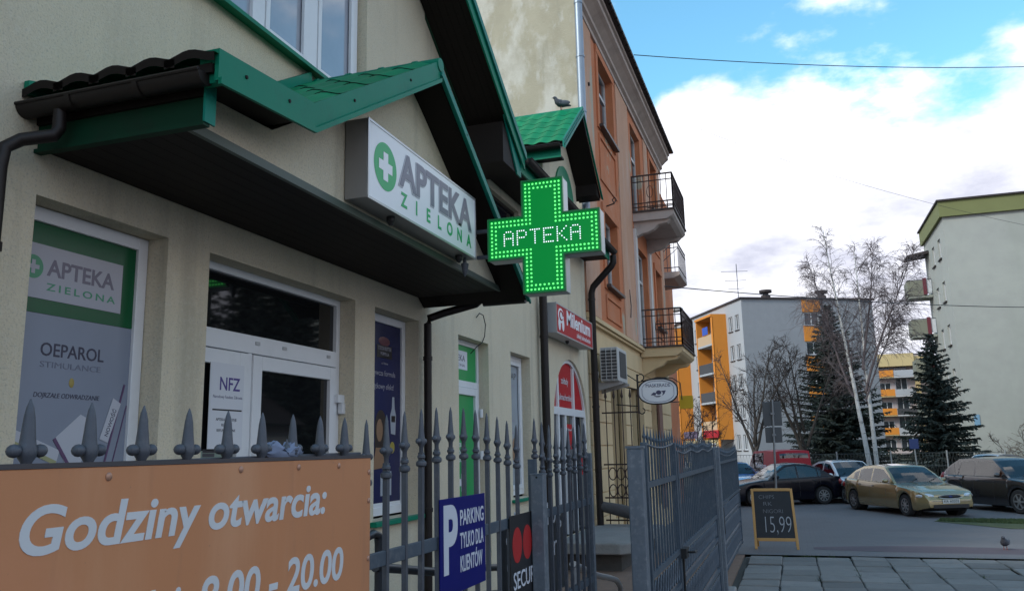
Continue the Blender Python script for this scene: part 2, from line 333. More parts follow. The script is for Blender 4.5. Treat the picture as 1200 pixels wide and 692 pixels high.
mb.add([(.012, 7.72, -.2), (0, 7.9, -.2), (0, 7.9, 5.32), (.012, 7.72, 5.32)], [(0, 1, 2, 3)])
zr = lambda y: 5.28 + .66 * (9.47 - y)         # underside of the big verge
mb.add([(.012, -3, 6.6), (.012, 7.47, 6.6), (.012, 3.5, zr(3.5)), (.012, -3, 6.6)][:3], [(0, 1, 2)])
mb.add([(.012, 7.72, 5.32), (0, 7.9, 5.32), (0, 9.41, 5.32), (.012, 7.72, zr(7.72))], [(0, 1, 2, 3)])
# spandrels and reveal of the arched doorway
n = 18; yc = (AR[0] + AR[1]) / 2; hw = (AR[1] - AR[0]) / 2
arc = [(yc - hw * math.cos(math.pi * i / n), AR[2] + AR[3] * math.sin(math.pi * i / n)) for i in range(n + 1)]
for (a, b) in zip(arc[:-1], arc[1:]):
    mb.add([(0, a[0], a[1]), (0, b[0], b[1]), (0, b[0], 3.26), (0, a[0], 3.26)], [(0, 1, 2, 3)])
    mb.add([(0, a[0], a[1]), (0, b[0], b[1]), (-.2, b[0], b[1]), (-.2, a[0], a[1])], [(0, 1, 2, 3)])
for y in AR[:2]: mb.add([(0, y, .4), (0, y, AR[2]), (-.2, y, AR[2]), (-.2, y, .4)], [(0, 1, 2, 3)])
# dormer walls over the eave
mb.add([(.004, 12.32, 5.33), (.004, 14.55, 5.33), (.004, 14.55, 6.55), (.004, 13.45, 7.46), (.004, 12.32, 6.5)], [(0, 1, 2, 3, 4)])
mb.add([(.004, 12.32, 5.3), (-3.4, 12.32, 5.3), (-3.4, 12.32, 6.5), (.004, 12.32, 6.5)], [(0, 1, 2, 3)])
mb.add([(.004, 14.55, 5.3), (-3.4, 14.55, 5.3), (-3.4, 14.55, 6.5), (.004, 14.55, 6.5)], [(0, 1, 2, 3)])
mb.add([(.012, -3, -.2), (-9, -3, -.2), (-9, -3, 6.6), (.012, -3, 6.6)], [(0, 1, 2, 3)])
wall = mb.build('wall', stucco, ph)
MB().box(-.6, -.3, -2.9, 14.9, 0, 5.2).build('inner_lining', black_m, ph)

def frame(mb, x, d, y0, y1, z0, z1, w, bars=(), rails=()):
    """a window frame in the plane x (front) with depth d: outer frame, upright bars at y, cross rails at z"""
    mb.box(x - d, x, y0, y0 + w, z0, z1); mb.box(x - d, x, y1 - w, y1, z0, z1); mb.box(x - d, x, y0 + w, y1 - w, z1 - w, z1); mb.box(x - d, x, y0 + w, y1 - w, z0, z0 + w)
    for b, bw in bars: mb.box(x - d, x - .001, b - bw / 2, b + bw / 2, z0 + w, z1 - w)
    for b, bw, ya, yb in rails: mb.box(x - d, x - .002, ya, yb, b - bw / 2, b + bw / 2)
    return mb
# poster window beside the canopy's downpipe
w1 = frame(MB(), -.13, .06, 3.0, 3.965, .95, 3.05, .075).build('window', white_pvc, ph, bevel=.004)
w1['label'] = 'poster window under the left end of the canopy'
MB().box(-.165, -.150, 3.07, 3.895, 2.50, 2.98).build('green_panel', mat('green_poster', (.003, .085, .03), .2, spec=.25, var=.2, vs=3), w1)
MB().box(-.165, -.150, 3.07, 3.895, 1.0, 2.498).build('poster', mat('pale_poster', (.22, .25, .31), .22, spec=.25, var=.14, vs=1.5), w1)
MB().box(-.149, -.146, 3.10, 3.79, 2.575, 2.86).build('logo_panel', mat('poster_white', (.36, .37, .42), .22, spec=.25), w1)
disc_g = mat('logo_green', (.012, .22, .10), .3)
def logo(parent, x, y, z, r, gm, wm):
    MB().disc((x, y, z), r, (1, 0, 0), 28).build('logo_disc', gm, parent)
    mb = MB(); a = r * .18; b = r * .58; mb.box(x + .0005, x + .002, y - a, y + a, z - b, z + b); mb.box(x + .0005, x + .0018, y - b, y - a, z - a, z + a); mb.box(x + .0005, x + .0018, y + a, y + b, z - a, z + a); mb.build('logo_cross', wm, parent)
logo(w1, -.1455, 3.185, 2.735, .062, disc_g, MATS['poster_white'])
text('APTEKA', .125, mat('faded_letter', (.11, .10, .15), .3), w1, FX(-.1455, 3.275, 2.705), bold=.022, width=.46)
text('ZIELONA', .055, disc_g, w1, FX(-.1455, 3.275, 2.625), bold=.012, width=.47, space=1.4)
navy_t = mat('navy_letter', (.015, .015, .045), .4)
text('OEPAROL', .098, navy_t, w1, FX(-.149, 3.27, 2.285), bold=.008, width=.42)
text('STIMULANCE', .045, mat('faint_letter', (.12, .135, .19), .4), w1, FX(-.149, 3.275, 2.225), width=.40)
text('DOJRZAŁE ODWRADZANIE', .036, navy_t, w1, FX(-.149, 3.25, 2.07), width=.43, shear=.15)
mb = MB(); mb.ell((-.149, 3.485, 2.155), (.002, .018, .026), 10, 6); mb.build('gold_drop', mat('gold_print', (.32, .24, .05), .4), w1)
pr_l = mat('print_light', (.42, .44, .49), .3); pr_d = mat('print_grey', (.17, .19, .26), .3); pr_p = mat('print_purple', (.09, .04, .11), .3); pr_y = mat('print_olive', (.30, .31, .16), .3)
mb = MB()
mb.prism([(-.149, 3.09, 1.93), (-.149, 3.44, 1.80), (-.149, 3.42, 1.72), (-.149, 3.09, 1.86)], (.001, 0, 0)); mb.prism([(-.149, 3.40, 1.86), (-.149, 3.56, 1.99), (-.149, 3.66, 1.95), (-.149, 3.58, 1.72), (-.149, 3.5, 1.70)], (.001, 0, 0))
mb.prism([(-.149, 3.2, 1.7), (-.149, 3.6, 1.62), (-.149, 3.75, 1.45), (-.149, 3.25, 1.4)], (.0012, 0, 0)); mb.build('printed_shape', pr_l, w1)
mb = MB(); mb.bar((-.148, 3.70, 1.55), (-.148, 3.86, 2.17), .012, .002, (1, 0, 0)); mb.bar((-.148, 3.76, 1.55), (-.148, 3.885, 2.05), .006, .002, (1, 0, 0)); mb.bar((-.148, 3.40, 1.86), (-.148, 3.52, 1.70), .02, .002, (1, 0, 0)); mb.build('printed_line', pr_p, w1)
mb = MB(); mb.bar((-.1475, 3.09, 1.865), (-.1475, 3.42, 1.735), .022, .002, (1, 0, 0)); mb.build('printed_line', pr_y, w1)
mb = MB(); mb.prism([(-.1475, 3.70, 1.86), (-.1475, 3.76, 1.84), (-.1475, 3.84, 2.06), (-.1475, 3.78, 2.09)], (.001, 0, 0)); mb.build('printed_label', pr_l, w1)
text('NOWOŚĆ', .034, navy_t, w1, Matrix.Translation((0, 0, 0)) @ FX(-.146, 3.755, 1.87) @ Matrix.Rotation(R(70), 4, 'Z'), width=.16)

# entrance door: transom light, narrow fixed leaf, wide leaf
dx = -.13
door = MB(); frame(door, dx, .07, 4.30, 6.255, .4, 3.05, .055); door.box(dx - .07, dx + .003, 4.355, 6.2, 2.47, 2.60)
door.box(dx - .07, dx - .001, 4.985, 5.035, .455, 2.47)
door = door.build('door', white_pvc, ph, bevel=.005); door['label'] = 'white double door with a wide transom light'
MB().box(dx - .05, dx - .035, 4.35, 6.205, 2.59, 3.0).build('transom_pane', glass_d, door)
for (a, b) in ((4.355, 4.985), (5.035, 6.2)):
    lf = frame(MB(), dx + .012, .05, a + .004, b - .004, .44, 2.462, .105 if b > 5 else .1).build('leaf', white_pvc, door, bevel=.005)
MB().box(dx - .035, dx - .02, 4.42, 4.92, .5, 2.40).build('pane', glass_d, door); MB().box(dx - .035, dx - .02, 5.12, 6.11, .5, 2.40).build('pane', glass_d, door)
for y in (4.42, 5.06, 5.40, 6.04): MB().box(dx + .003, dx + .010, y, y + .05, 2.535, 2.56).build('drain_cap', alu_m, door)
mb = MB(); mb.box(dx + .01, dx + .05, 6.16, 6.27, 2.17, 2.24); mb.box(dx + .01, dx + .06, 6.215, 6.265, 2.08, 2.17); mb.build('hinge', white_pvc, door, bevel=.006)
MB().tube([(dx + .02, 5.06, 1.80), (dx + .06, 5.06, 1.80), (dx + .065, 5.06, 1.70), (dx + .06, 5.06, 1.62), (dx + .02, 5.06, 1.62)], .010, 8).build('door_handle', mat('brass', (.30, .17, .10), .4, .6), door, smooth=True)
paper = mat('paper', (.62, .64, .68), .7); nfz = mat('violet_letter', (.06, .035, .22), .5)
MB().box(dx + .013, dx + .017, 4.565, 4.925, 1.80, 2.37).build('notice_board', paper, door)
MB().box(dx + .0172, dx + .0182, 4.60, 4.91, 2.052, 2.062).build('printed_rule', black_m, door)
text('NFZ', .125, nfz, door, FX(dx + .0176, 4.66, 2.19), bold=.012, width=.215)
text('Narodowy Fundusz Zdrowia', .03, mat('grey_print', (.2, .2, .27), .6), door, FX(dx + .0176, 4.60, 2.135), width=.31)
for i, t_ in enumerate(('APTEKA REALIZUJE', 'RECEPTY', 'REFUNDOWANE')): text(t_, .026, mat('dark_print', (.05, .05, .06), .6), door, FX(dx + .0176, 4.75, 1.985 - i * .036), align='CENTER')
for (a, b, c, d) in ((4.43, 4.50, 1.60, 1.86), (4.54, 4.78, 1.63, 1.79)): MB().box(dx - .018, dx - .014, a, b, c, d).build('paper_notice', mat('pale_green_paper', (.20, .26, .22), .8), door)
for i in range(5): MB().box(dx - .0138, dx - .0132, 4.56, 4.56 + (.16, .12, .17, .11, .15)[i], 1.775 - i * .026, 1.797 - i * .026).build('printed_rule', mat('dark_print', (.05, .05, .06), .6), door)
MB().box(dx - .018, dx - .013, 5.2, 5.62, 1.66, 1.80).build('green_notice', mat('notice_green', (.01, .32, .05), .5), door)
MB().box(dx - .0125, dx - .011, 5.22, 5.42, 1.72, 1.775).build('white_label', paper, door); 
text('APTEKA', .03, navy_t, door, FX(dx - .0105, 5.24, 1.735), width=.15)

# second poster window with green sill
w2 = frame(MB(), -.13, .06, 6.58, 7.545, 1.19, 3.045, .075).build('window', white_pvc, ph, bevel=.004); w2['label'] = 'window with a navy cosmetics poster, right of the entrance'
MB().box(-.165, -.15, 6.65, 7.475, 1.30, 2.975).build('poster', navy_poster, w2)
MB().box(-.165, -.149, 6.65, 7.475, 1.26, 1.30).build('poster_base', white_pvc, w2)
MB().box(-.14, .075, 6.56, 7.66, 1.125, 1.168).build('sill', green_m, w2, bevel=.006)
mb = MB(); mb.ell((-.149, 7.12, 2.80), (.002, .12, .045), 16, 8); mb.build('printed_shape', mat('print_maroon', (.11, .03, .045), .3), w2)
MB().box(-.149, -.147, 6.97, 7.28, 2.64, 2.76).build('printed_label', mat('print_dark', (.012, .010, .014), .3), w2)
pt = mat('print_silver', (.30, .30, .36), .4)
text('COCOA BUTTER', .05, pt, w2, FX(-.146, 6.99, 2.715), width=.27, bold=.006); text('FORMULA', .045, pt, w2, FX(-.146, 7.04, 2.665), width=.17)
text('od Palmer', .03, pt, w2, FX(-.148, 7.06, 2.58), width=.14)
text('odżywcza formuła', .075, pt, w2, FX(-.148, 6.80, 2.47), width=.55); text('wyjątkowy efekt!', .075, pt, w2, FX(-.148, 6.80, 2.345), width=.52)
mb = MB(); mb.prism([(-.149, 7.27, 1.93), (-.149, 7.36, 1.92), (-.149, 7.375, 2.10), (-.149, 7.345, 2.17), (-.149, 7.335, 2.28), (-.149, 7.295, 2.28), (-.149, 7.285, 2.17), (-.149, 7.25, 2.10)], (.001, 0, 0)); mb.build('printed_bottle', mat('print_bottle', (.36, .40, .46), .3), w2)
mb = MB(); mb.box(-.1478, -.147, 7.275, 7.355, 2.04, 2.1); mb.build('printed_label', mat('print_dark', (.012, .010, .014), .3), w2)
mb = MB(); mb.ell((-.149, 7.06, 1.98), (.001, .12, .17), 18, 10); mb.prism([(-.149, 6.95, 1.95), (-.149, 7.16, 1.95), (-.149, 7.19, 1.72), (-.149, 6.94, 1.70)], (.001, 0, 0)); mb.build('printed_hair', mat('print_hair', (.022, .012, .010), .4), w2)
mb = MB(); mb.ell((-.148, 7.035, 1.96), (.001, .065, .105), 18, 10); mb.prism([(-.148, 6.96, 1.80), (-.148, 7.11, 1.80), (-.148, 7.16, 1.62), (-.148, 6.90, 1.6)], (.001, 0, 0)); mb.build('printed_face', mat('print_skin', (.26, .15, .085), .4), w2)
mb = MB(); mb.ell((-.149, 7.3, 1.80), (.001, .05, .055), 14, 8); mb.box(-.1485, -.1475, 6.78, 6.86, 1.35, 1.55); mb.build('printed_seal', mat('print_yellow', (.34, .28, .05), .4), w2)
mb = MB(); mb.box(-.149, -.148, 7.06, 7.13, 1.36, 1.55); mb.box(-.149, -.148, 7.20, 7.28, 1.36, 1.58); mb.build('printed_bottle', mat('print_bottle', (.36, .40, .46), .3), w2)

# green side door
d2 = frame(MB(), -.13, .07, 8.60, 9.625, .4, 3.045, .06, rails=((2.53, .075, 8.66, 9.565),)).build('door', white_pvc, ph, bevel=.004); d2['label'] = 'side door with bright green panels'
gp = mat('bright_green_panel', (.005, .30, .075), .3, var=.06, vs=2)
MB().box(-.17, -.15, 8.66, 9.565, 2.57, 2.985).build('green_panel', gp, d2)
lf = frame(MB(), -.118, .05, 8.665, 9.56, .45, 2.488, .085).build('leaf', white_pvc, d2, bevel=.004)
MB().box(-.165, -.15, 8.75, 9.475, .53, 2.41).build('green_panel', gp, d2)
MB().box(-.149, -.147, 8.72, 9.28, 2.70, 2.92).build('logo_panel', paper, d2)
text('APTEKA', .1, grey_letter, d2, FX(-.1465, 8.75, 2.80), bold=.012, width=.46); text('ZIELONA', .045, grey_letter, d2, FX(-.1465, 8.8, 2.735), width=.40)
for i, t_ in enumerate(('8.00 - 18', '8.00 - 18', '8.00 - 14')): text(t_, .07, paper, d2, FX(-.1495, 8.95, 1.80 - i * .085), bold=.012)
mb = MB(); mb.box(-.149, -.147, 9.05, 9.13, 1.30, 1.50); mb.box(-.149, -.1472, 8.97, 9.05, 1.36, 1.44); mb.box(-.149, -.1472, 9.13, 9.21, 1.36, 1.44); mb.build('logo_cross', paper, d2)
for z in (2.2, 1.7, 1.0, .7): MB().tube([(-.09, 9.585, z - .05), (-.09, 9.585, z + .05)], .022, 8).build('hinge', white_pvc, d2, smooth=True)
# narrow window
w3 = frame(MB(), -.13, .06, 10.46, 11.365, 1.15, 3.045, .07).build('window', white_pvc, ph, bevel=.004)
frame(MB(), -.118, .03, 10.54, 11.29, 1.225, 2.97, .06).build('sash', white_pvc, w3, bevel=.004)
MB().box(-.17, -.155, 10.6, 11.23, 1.28, 2.91).build('poster', mat('ice_poster', (.30, .34, .38), .25, var=.15, vs=3), w3)
text('CAP', .13, mat('dark_print', (.05, .05, .06), .6), w3, FX(-.154, 10.80, 2.72), width=.36)
for i in range(6): MB().box(-.1545, -.153, 10.72, 11.1 - (i % 3) * .07, 2.62 - i * .16, 2.635 - i * .16).build('printed_rule', mat('grey_print', (.2, .2, .27), .6), w3)
mb = MB(); mb.ell((-.154, 11.05, 1.75), (.001, .12, .17), 14, 8); mb.build('printed_face', mat('print_skin', (.26, .15, .085), .4), w3)
MB().box(-.14, .06, 10.43, 11.46, 1.08, 1.118).build('sill', green_m, w3, bevel=.005)

# arched shop door of the betting shop
d3 = MB(); n = 18
for k, (ya, yb) in enumerate(((AR[0], AR[1]),)):
    inner = [(yc + (p[0] - yc) * .95, AR[2] + (p[1] - AR[2]) * .95) for p in arc]
    for (a, b, c, d) in zip(arc[:-1], arc[1:], inner[1:], inner[:-1]): d3.prism([(-.12, a[0], a[1]), (-.12, b[0], b[1]), (-.12, c[0], c[1]), (-.12, d[0], d[1])], (-.06, 0, 0))
d3.box(-.18, -.118, AR[0], AR[1], 2.30, 2.42)
for y in (12.60, 13.0, 14.02, 14.80): d3.box(-.18, -.119, y - .045, y + .045, .4, 2.3)
for y in (13.0, 14.02): d3.box(-.18, -.119, y - .04, y + .04, 2.42, AR[2] + .93 * AR[3] * math.sqrt(max(0, 1 - ((y - yc) / hw) ** 2)))
d3.box(-.17, -.125, 13.42, 13.50, .4, 2.3)
d3 = d3.build('door', white_pvc, ph); d3['label'] = 'arched glazed door with a red fanlight'
red_m = mat('red_sign', (.42, .015, .022), .45, spec=.12, var=.1, vs=2); 
inn = [(yc + (p[0] - yc) * .95, AR[2] + (p[1] - AR[2]) * .95) for p in arc if AR[2] + (p[1] - AR[2]) * .95 > 2.42]
MB().add([(-.155, y, z) for y, z in inn] + [(-.155, inn[-1][0], 2.40), (-.155, inn[0][0], 2.40)], [tuple(range(len(inn) + 2))]).build('fanlight', red_m, d3)
text('zakłady', .16, paper, d3, FX(-.15, 13.54, 2.82), align='CENTER', width=.46); text('bukmacherskie', .15, paper, d3, FX(-.15, 13.52, 2.55), align='CENTER', width=.88)
d3.location.x = .08
MB().box(-.17, -.155, 12.6, 14.8, .4, 2.3).build('pane', glass_b, d3)
MB().box(-.15, -.148, 13.58, 13.92, 1.75, 2.16).build('red_notice', red_m, d3)
text('Milenium', .06, paper, d3, FX(-.147, 13.6, 2.05), width=.3)
mb = MB(); mb.box(-.15, -.147, 14.42, 14.7, 1.3, 1.6); mb.build('red_notice', red_m, d3)

# upper window: cloud reflection and curtains are put into the pale pane colour
w4 = frame(MB(), -.06, .06, 3.6, 6.36, 4.84, 6.7, .07, bars=((4.87, .15), (5.60, .16))).build('window', white_pvc, ph, bevel=.004); w4['label'] = 'upper window over the canopy with long green sill'
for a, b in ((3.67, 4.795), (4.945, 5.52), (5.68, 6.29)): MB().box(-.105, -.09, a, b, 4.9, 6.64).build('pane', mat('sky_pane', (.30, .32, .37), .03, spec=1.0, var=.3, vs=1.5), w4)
mb = MB(); frame(mb, -.052, .03, 4.95, 5.515, 4.91, 6.63, .05); frame(mb, -.052, .03, 5.685, 6.285, 4.91, 6.63, .05); mb.build('sash', white_pvc, w4, bevel=.004)
MB().prism([(-.06, 3.55, 4.84), (.11, 3.55, 4.79), (.11, 3.55, 4.755), (-.06, 3.55, 4.80)], (0, 2.95, 0)).build('sill', green_m, w4, bevel=.004)
# dark window under the eave
w5 = frame(MB(), -.07, .05, 9.6, 11.02, 4.43, 5.13, .05).build('window', mat('brown_frame', (.03, .022, .02), .5), ph)
MB().box(-.11, -.095, 9.65, 10.97, 4.48, 5.08).build('pane', mat('dusk_pane', (.012, .012, .02), .12, spec=.4), w5)
# green arched blind of the dormer
mb = MB(); mb.prism([(.006, 13.62 + .62 * math.cos(math.pi * i / 14), 5.98 + .66 * math.sin(math.pi * i / 14)) for i in range(15)], (.03, 0, 0)); mb.build('arched_blind', mat('green_blind', (.012, .20, .10), .5, var=.1), ph)
MB().box(.006, .03, 13.0, 14.24, 5.45, 5.96).build('dormer_pane', mat('dusk_pane', (.012, .012, .02), .12), ph)

# ---------------------------------------------------------------- entrance canopy
FXc = 1.13
can = MB(); can.prism([(.80, 3.07, 3.30), (.80, 7.80, 3.30), (.80, 7.60, 3.345), (.80, 5.48, 4.58), (.80, 3.74, 3.53), (.80, 3.07, 3.50)], (.08, 0, 0))
can.box(0.02, .80, 3.07, 3.15, 3.30, 3.45); can.box(.02, .80, 7.66, 7.80, 3.30, 3.34)
can = can.build('canopy', stucco, ph); can['label'] = 'entrance canopy with small gable and green fascia'
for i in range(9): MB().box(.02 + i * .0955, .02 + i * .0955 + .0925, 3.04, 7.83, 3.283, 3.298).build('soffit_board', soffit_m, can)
MB().box(.872, .9, 3.04, 7.83, 3.277, 3.325).build('edge_trim', mat('edge_green', (.06, .085, .07), .5), can)
prof = [(2.92, 3.515), (3.73, 3.60), (5.48, 4.645), (7.66, 3.24)]
for (a, b) in zip(prof[:-1], prof[1:]):
    MB().prism([(0.02, a[0], a[1]), (0.02, b[0], b[1]), (.02, b[0], b[1] - .045), (.02, a[0], a[1] - .045)], (FXc - .03, 0, 0)).build('roof_deck', soffit_m, can)
def fascia(par, p, x, hgt, m, lip=True, th=.022):
    for (a, b) in zip(p[:-1], p[1:]):
        d = Vector((b[0] - a[0], b[1] - a[1])).normalized(); 
        mb = MB(); mb.prism([(x, a[0], a[1]), (x, b[0], b[1]), (x, b[0], b[1] - hgt), (x, a[0], a[1] - hgt)], (th, 0, 0))
        if lip: mb.prism([(x + th, a[0], a[1] - hgt + .012), (x + th, b[0], b[1] - hgt + .012), (x + th, b[0], b[1] - hgt - .02), (x + th, a[0], a[1] - hgt - .02)], (.018, 0, 0))
        o = mb.build('fascia', m, par)
        for t in (.25, .7):
            mb = MB(); mb.lathe([(.011, 0), (.009, .006)], 8, (x + th, a[0] + (b[0] - a[0]) * t, a[1] + (b[1] - a[1]) * t - hgt * .45), (1, 0, 0)); mb.build('rivet', soffit_m, o)
fascia(can, [(2.93, 3.585), (3.735, 3.645), (5.48, 4.70)], FXc, .155, green_m)
fascia(can, [(5.48, 4.70), (7.66, 3.275)], FXc, .10, teal_m)
MB().prism([(FXc + .002, 2.93, 3.585), (FXc + .002, 2.99, 3.585), (FXc + .002, 2.99, 3.43), (FXc + .002, 2.95, 3.43)], (-.09, 0, 0)).build('fascia_return', green_m, can)
# pressed metal tiles
def tile_mesh(w, l, amp=.026, lip=.03):
    nx, mb = 8, MB(); vs = []
    for k, (t, e) in enumerate(((0, 0.), (l * .93, .006), (l, .012))):
        for i in range(nx + 1):
            u = i / nx; vs.append((u * w - w / 2, t, amp * (.5 - .5 * math.cos(2 * math.pi * u)) + lip - (0 if k < 2 else 0)))
    for i in range(nx + 1): vs.append((vs[i][0], 0, vs[i][2] - lip - .004))
    fs = [(k * (nx + 1) + i, k * (nx + 1) + i + 1, (k + 1) * (nx + 1) + i + 1, (k + 1) * (nx + 1) + i) for k in range(2) for i in range(nx)]
    fs += [(3 * (nx + 1) + i, 3 * (nx + 1) + i + 1, i + 1, i) for i in range(nx)]
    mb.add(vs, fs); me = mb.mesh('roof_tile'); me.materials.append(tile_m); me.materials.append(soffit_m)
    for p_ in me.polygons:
        if p_.index >= 2 * nx: p_.material_index = 1  # lip faces coloured dark to paint the shadow lines of the tile rows
    return me
def lay_tiles(par, me, w, l, x0, x1, a, b, par_world):
    """tiles on the slope from a (low: y,z) to b (high: y,z), across x0..x1"""
    dv = Vector((0, b[0] - a[0], b[1] - a[1])); ln = dv.length; dv.normalize(); nr = Vector((1, 0, 0)).cross(dv)
    if nr.z < 0: nr = -nr
    nrow = max(1, round(ln / l)); ncol = max(1, round((x1 - x0) / w)); st = ln / nrow; sw = (x1 - x0) / ncol
    for r_ in range(nrow):
        for c_ in range(ncol):
            p = Vector((x0 + (c_ + .5) * sw, a[0], a[1])) + dv * (r_ * st) + nr * .002
            sgn = 1 if nr.dot(Vector((1, 0, 0)).cross(dv)) > 0 else -1
            rot = Matrix((Vector((sgn, 0, 0)), dv, nr)).transposed().to_4x4()
            o = bpy.data.objects.new('roof_tile', me); COL.objects.link(o); o.matrix_basis = Matrix.Translation(p) @ rot @ Matrix.Diagonal((sw / w, st * 1.06 / l, 1, 1)) @ Matrix.Rotation(R(-.9), 4, 'X'); o.parent = par
            me_ = o
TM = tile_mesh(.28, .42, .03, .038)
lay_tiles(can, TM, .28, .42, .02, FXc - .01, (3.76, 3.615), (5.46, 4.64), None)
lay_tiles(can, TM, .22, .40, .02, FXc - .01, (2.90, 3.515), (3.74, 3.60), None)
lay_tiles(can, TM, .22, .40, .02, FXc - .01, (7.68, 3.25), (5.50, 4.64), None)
mb = MB(); mb.tube([(0.02, 5.48, 4.665), (FXc + .03, 5.48, 4.665)], .055, 12); mb.build('ridge_cap', green_m, can, smooth=True)
for i in range(4): MB().tube([(.06 + i * .29, 5.48, 4.666), (.10 + i * .29, 5.48, 4.666)], .062, 12).build('ridge_joint', green_m, can, smooth=True)
MB().prism([(.02, 2.90, 3.60), (.02, 3.12, 3.66), (.02, 3.5, 3.69), (.02, 3.5, 3.60), (.02, 2.9, 3.53)], (.03, 0, 0)).build('wall_flashing', green_m, can)
MB().prism([(.02, 4.7, 4.33), (.02, 5.40, 4.76), (.02, 5.42, 4.62), (.02, 4.7, 4.2)], (.05, 0, 0)).build('wall_flashing', green_m, can)
MB().box(.02, 1.03, 3.005, 3.03, 3.27, 3.40).build('side_board', mat('shaded_green_board', (.001, .034, .016), .6, spec=.2, var=.4, vs=2.5, dirt=.7, ds=1.6, dirtcol=(.012, .018, .014)), can); MB().box(.02, 1.035, 2.985, 3.03, 3.255, 3.275).build('side_board_lip', MATS['shaded_green_board'], can); MB().box(.02, 1.03, 2.99, 3.04, 3.402, 3.50).build('eave_board', soffit_m, can)  # side board and its lip: gutter shade put into the green colour
MB().prism([(1.031, 2.985, 3.27), (1.031, 3.06, 3.27), (1.031, 3.06, 3.46), (1.031, 2.985, 3.46)], (.012, 0, 0)).build('board_end', teal_m, can)
def gutter(par, a, b, r, m=brown_m):
    """half-round gutter between a and b with end caps and a rolled lip"""
    a = Vector(a); b = Vector(b); d = (b - a).normalized(); s_ = Vector((0, 0, 1)).cross(d); n = 10; mb = MB(); vs = []
    for p in (a, b):
        for rr in (r, r - .006):
            for i in range(n + 1):
                t = math.pi + math.pi * i / n; vs.append(p + s_ * math.cos(t) * rr + Vector((0, 0, 1)) * math.sin(t) * rr)
    k = n + 1
    fs = [(i, i + 1, 2 * k + i + 1, 2 * k + i) for i in range(n)] + [(k + i, k + i + 1, 3 * k + i + 1, 3 * k + i) for i in range(n)]
    fs += [tuple(range(k)), tuple(range(2 * k, 3 * k))]
    mb.add(vs, fs)
    for s2 in (-1, 1): mb.tube([a + s_ * s2 * r, b + s_ * s2 * r], .009, 6)
    o = mb.build('gutter', m, par, smooth=True)
    L_ = (b - a).length; q = MB()
    for t in ([.5] if L_ < 2 else [.25, .5, .75]):
        p = a + (b - a) * t; q.tube([p - d * .02, p + d * .02], r + .007, 14)
    return o
gutter(can, (.0, 2.925, 3.47), (1.09, 2.925, 3.47), .058)
for x in (.32, .72): 
    vs = []; mb = MB()
    for i in range(11):
        t = math.pi + math.pi * i / 10
        for xx in (x, x + .03): vs.append((xx, 2.925 + .064 * math.cos(t), 3.47 + .064 * math.sin(t)))
    mb.add(vs, [(2 * i, 2 * i + 2, 2 * i + 3, 2 * i + 1) for i in range(10)]); mb.build('gutter_bracket', brown_m, can, smooth=True)
def pipe(par, pts, r=.045, m=brown_m, collars=()):
    o = MB().tube(pts, r, 14).build('downpipe', m, par, smooth=True)
    for c in collars: MB().tube([(c[0], c[1], c[2] - .02), (c[0], c[1], c[2] + .02)], r + .008, 14).build('pipe_collar', m, o, smooth=True)
    return o
pipe(ph, [(.24, 2.925, 3.42), (.24, 2.925, 3.33), (.23, 2.91, 3.29), (.13, 2.82, 3.25), (.09, 2.77, 3.20), (.09, 2.755, 3.1), (.09, 2.755, 0)], .032, collars=[(.09, 2.755, 2.72)])
pipe(ph, [(.55, 7.88, 3.27), (.5, 7.9, 3.24), (.22, 7.72, 3.14), (.10, 7.62, 3.08), (.09, 7.60, 3.02), (.09, 7.60, 0)], .040, collars=[(.09, 7.6, 2.67), (.09, 7.6, 1.2)])
pipe(ph, [(.5, 11.9, 5.30), (.45, 11.88, 5.2), (.14, 11.80, 4.95), (.10, 11.79, 4.85), (.10, 11.79, 0)], .06, collars=[(.10, 11.79, 3.4), (.1, 11.79, 1.6)])
pipe(ph, [(.56, 15.02, 5.30), (.56, 15.02, 5.17), (.52, 15.02, 5.10), (.15, 15.05, 4.74), (.11, 15.06, 4.62), (.11, 15.06, 0)], .062, collars=[(.11, 15.06, 4.5), (.11, 15.06, 2.5)])
gutter(can, (.6, 7.86, 3.25), (1.05, 7.86, 3.25), .05)

# ---------------------------------------------------------------- main roof: big verge, long eave, dormer
rt = lambda y: 5.40 + .66 * (9.52 - y)
roof = MB(); roof.prism([(.53, 9.52, rt(9.52)), (.53, 3.5, rt(3.5)), (.53, 3.5, rt(3.5) - .07), (.53, 9.52, rt(9.52) - .07)], (-9, 0, 0))
roof.prism([(.53, 3.5, rt(3.5)), (.53, -3.4, rt(3.5) - .66 * 6.9), (.53, -3.4, rt(3.5) - .66 * 6.9 - .07), (.53, 3.5, rt(3.5) - .07)], (-9, 0, 0))
roof.prism([(.50, 9.5, 5.42), (.50, 9.5, 5.36), (-5.2, 9.5, 9.36), (-5.2, 9.5, 9.42)], (0, 5.46, 0))
roof = roof.build('roof', mat('dark_green_roof', (.01, .07, .04), .5, var=.2), ph)
for i in range(6): 
    x0 = .02 + i * .085
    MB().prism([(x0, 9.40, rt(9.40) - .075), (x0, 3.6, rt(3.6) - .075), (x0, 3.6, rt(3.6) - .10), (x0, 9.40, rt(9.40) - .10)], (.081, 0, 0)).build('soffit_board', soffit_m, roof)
MB().prism([(.54, 9.55, rt(9.55) + .05), (.54, 3.5, rt(3.5) + .05), (.54, 3.5, rt(3.5) - .17), (.54, 9.55, rt(9.55) - .17)], (.02, 0, 0)).build('bargeboard', green_m, roof)
MB().prism([(.56, 9.56, rt(9.56) + .06), (.56, 3.5, rt(3.5) + .06), (.56, 3.5, rt(3.5) - .03), (.56, 9.56, rt(9.56) - .03)], (.025, 0, 0)).build('verge_cap', teal_m, roof)
